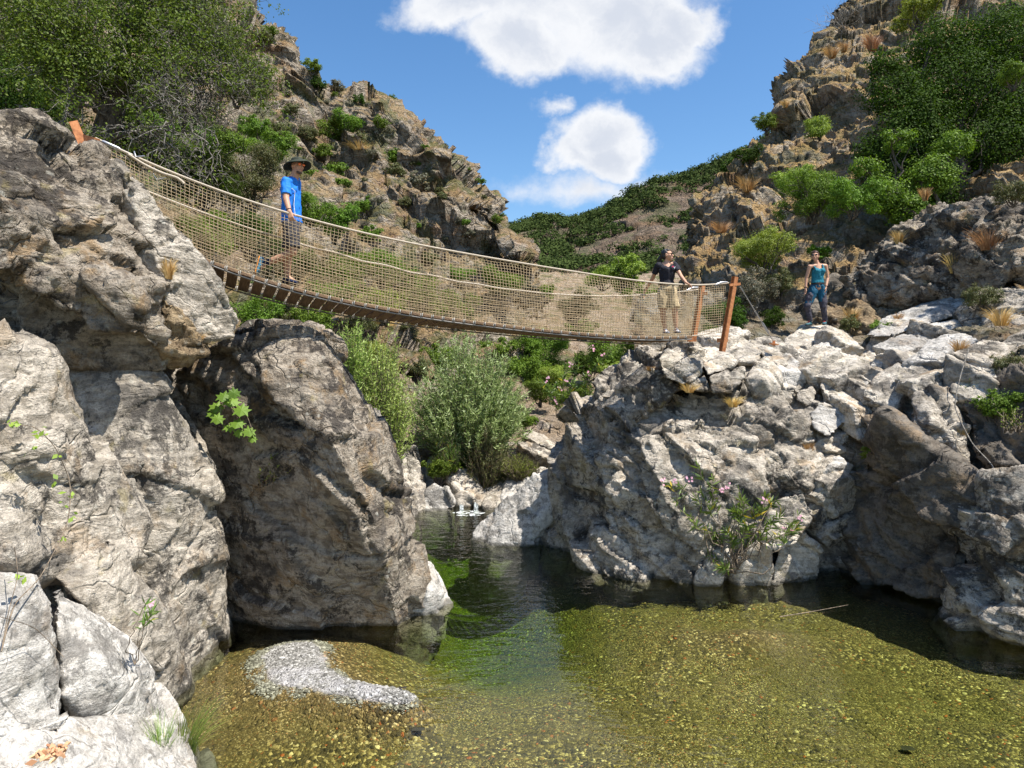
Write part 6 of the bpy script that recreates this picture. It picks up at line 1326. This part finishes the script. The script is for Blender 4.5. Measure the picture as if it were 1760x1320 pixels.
sh = [seg(neck + [0, .02, -.05], (.085, .055, .02), chs, (.15, .115, .09)), seg(chs + [0, -.02, .0], (.15, .118, .07), wst, (.125, .105, .07)), np.concatenate([sph(wst, (.122, .102, .06)), disc(J(1146, 490), (0, 0, 1), .148, .12, (1, 0, 0))]), sph(chs + [-.06, -.075, .02], .065), sph(chs + [.06, -.075, .02], .065),
      seg(neck + [-.05, .01, -.04], .038, rs, .056), seg(neck + [.05, .01, -.04], .038, ls, .056)]
for s_, e_ in ((rs, re), (ls, le)): sh.append(np.concatenate([sph(s_, .058), disc(s_ + (e_ - s_) * .58, e_ - s_, .054, .052, (0, 1, 0))])); sh.append(seg(s_, .05, chs, .08))
body_mesh('tshirt', sh, base, 'shirt_black', e, .008, 2, .009, 7)
st = [np.concatenate([sph(J(1146, 491), (.128, .105, .03)), sph(pel, (.152, .122, .07))])]
for h_, k_ in ((rh, rk), (lh, lk)): st.append(np.concatenate([sph(h_ + [0, 0, -.01], .105), disc(h_ + (k_ - h_) * .90, k_ - h_, .092, .092, (1, 0, 0))]))
body_mesh('shorts', st, base, 'shorts_khaki', e, .008, 2, .011, 9)
hr = [el(-.032, 0, .040, .098, .086, .088), el(-.055, 0, -.005, .070, .078, .075), np.concatenate([el(-.11, .03, .02, .04, .04, .04), el(-.18, .05, -.06, .042, .042, .05)]), np.concatenate([el(-.18, .05, -.06, .042, .042, .05), el(-.20, .05, -.20, .030, .03, .06)]), np.concatenate([el(.035, 0, .085, .035, .06, .02), el(-.03, 0, .09, .06, .07, .04)])]
body_mesh('hair', hr, base, 'hair_black', e, .006, 2, .006, 4)
glasses(L, el, 'lens_dark', e, base)
body_mesh('mouth', [np.concatenate([el(.091, -.018, -.064, .005, .004, .004), el(.091, .018, -.064, .005, .004, .004)])], base, 'lips', e, .003, 1)
for a_ in (ra, la): shoe(a_ + [0, 0, -.0], (.2, -1, -.05), (0, 0, 1), e, base, 'shoe_white', s=.86)
pc = chs + [.095, -.128, .045]; V = []; Fc = []
def chip(dx, dz, r1, r2, tilt):
    o_ = len(V); a = np.arange(8) * .7854
    for t_ in a: V.append(pc + np.array([dx + math.cos(t_) * r1 * math.cos(tilt) - math.sin(t_) * r2 * math.sin(tilt), -.012, dz + math.cos(t_) * r1 * math.sin(tilt) + math.sin(t_) * r2 * math.cos(tilt)]) - base)
    V.append(pc + np.array([dx, -.014, dz]) - base)
    for i in range(8): Fc.append([o_ + i, o_ + (i + 1) % 8, o_ + 8])
chip(-.024, .008, .017, .009, .7); chip(-.008, .0, .017, .007, -.6); link('shirt_print', mesh_from('shirt_print', V, Fc, False), M['print_pink'], e)
V = []; Fc = []; chip(.014, -.012, .024, .006, 1.2); chip(.006, -.012, .016, .006, -.2); link('shirt_print', mesh_from('shirt_print', V, Fc, False), M['print_white'], e)

# --- the woman in the teal top -------------------------------------------------------
D = 15.15
base = J(1400, 562); e = empty('person', tuple(base), 'woman in a teal tank top and blue trekking trousers standing on the smooth boulder', 'person')
hc = J(1401, 440.5, 0); HH, L, el, (f_, l_, u_) = head_hulls(hc, (-.48, -.86, .05), 1.02)
neck = J(1405, 453.5, .02); chs = J(1406, 468, 0); wst = J(1405, 482, 0); pel = J(1405, 493, 0)
rs, ls = J(1391.5, 458, -.04), J(1419, 457, .02); re, rw = J(1386, 478, 0), J(1384.5, 496, -.03); le, lw = J(1422.5, 478, .03), J(1419.5, 494, -.06)
rh, lh = J(1398.5, 498), J(1412, 498); rk, ra = J(1387, 527, -.05), J(1392, 552, 0); lk, la = J(1414.5, 527, -.04), J(1418, 551, .02)
sk = list(HH) + [seg(hc + [.01, .01, -.05], .045, neck + [0, 0, -.02], .048), seg(neck, .05, chs, (.12, .09, .09)), seg(chs, (.13, .10, .10), wst, (.115, .095, .08)), seg(wst, (.115, .09, .08), pel, (.145, .11, .09))]
sk += chain([rs, re, rw], [.045, .036, .025]) + chain([ls, le, lw], [.045, .036, .025]) + [seg(neck + [0, 0, -.03], .04, rs, .045), seg(neck + [0, 0, -.03], .04, ls, .045)]
for h_, k_, a_ in ((rh, rk, ra), (lh, lk, la)): sk += chain([h_, (h_ + k_) / 2, k_], [.085, .076, .055]) + chain([k_, a_], [.052, .034])
sk += hand_hulls(rw, (-.1, -.1, -1), (.3, -1, 0), .5, .92) + hand_hulls(lw, (-.15, -.2, -1), (-.5, -1, 0), .7, .92)
body_mesh('body', sk, base, 'skin', e, .007, 2)
tp = [seg(chs + [0, -.01, .02], (.14, .112, .055), wst, (.128, .108, .06)), np.concatenate([sph(wst, (.13, .108, .05)), disc(J(1405, 486.5), (0, 0, 1), .140, .118, (1, 0, 0))]), sph(chs + [-.06, -.07, .02], .068), sph(chs + [.06, -.07, .02], .068)]
tp += [seg(chs + [-.085, -.09, .06], .022, J(1396.5, 455.5, -.02), .016), seg(chs + [.085, -.09, .06], .022, J(1413.5, 454.5, -.02), .016), seg(chs + [-.08, .09, .06], .02, J(1396.5, 455.5, .02), .016), seg(chs + [.08, .09, .06], .02, J(1413.5, 454.5, .02), .016)]
body_mesh('tank_top', tp, base, 'top_teal', e, .008, 2, .010, 3)
tr_ = [np.concatenate([sph(J(1405, 488), (.135, .108, .03)), sph(pel, (.155, .125, .07))])]
for h_, k_ in ((rh, rk), (lh, lk)): tr_.append(np.concatenate([sph(h_, .105), sph(h_ + (k_ - h_) * .8, .078)]))
tz = body_mesh('trousers', tr_, base, 'trousers_blue', e, .008, 2, .012, 8)
for h_, k_, a_, sx_ in ((rh, rk, ra, -1), (lh, lk, la, 1)):
    lg = [seg(h_ + (k_ - h_) * .35 + [sx_ * .02, -.012, 0], .080, k_ + [0, -.01, 0], .073), seg(k_, .072, k_ + (a_ - k_) * .5, .066), np.concatenate([sph(k_ + (a_ - k_) * .5, .066), disc(a_ + [0, 0, .0], (0, 0, 1), .060, .060, (1, 0, 0))])]
    body_mesh('knee_panel', lg, base, 'trousers_grey', tz, .008, 2, .016, 11)
body_mesh('belt', [np.concatenate([disc(J(1405, 487), (0, 0, 1), .142, .120, (1, 0, 0)), disc(J(1405, 489.5), (0, 0, 1), .143, .121, (1, 0, 0))])], base, 'belt_black', e, .007, 1)
hr = [el(-.032, 0, .036, .098, .086, .088), el(-.055, 0, -.01, .070, .076, .075), np.concatenate([el(.035, 0, .085, .035, .06, .02), el(-.03, 0, .09, .06, .07, .04)]), np.concatenate([el(-.10, .0, -.01, .035, .04, .04), el(-.10, .04, -.13, .028, .04, .05)])]
body_mesh('hair', hr, base, 'hair_brown', e, .006, 2, .006, 4); glasses(L, el, 'lens_dark', e, base)
body_mesh('mouth', [np.concatenate([el(.091, -.018, -.064, .005, .004, .004), el(.091, .018, -.064, .005, .004, .004)])], base, 'lips', e, .003, 1)
for w_, e_ in ((rw, re), (lw, le)): body_mesh('wristband', [np.concatenate([disc(w_ + (e_ - w_) * .06, e_ - w_, .032, .032, (1, 0, 0)), disc(w_ + (e_ - w_) * .14, e_ - w_, .033, .033, (1, 0, 0))])], base, 'belt_black', e, .005, 1)
shoe(ra + [0, 0, -.01], (-.75, -.6, -.05), (0, 0, 1), e, base, 'shoe_teal', 'sole_dark', 'lace_red', .98); shoe(la + [0, 0, -.01], (-.55, -.8, -.05), (0, 0, 1), e, base, 'shoe_teal', 'sole_dark', 'lace_red', .98)
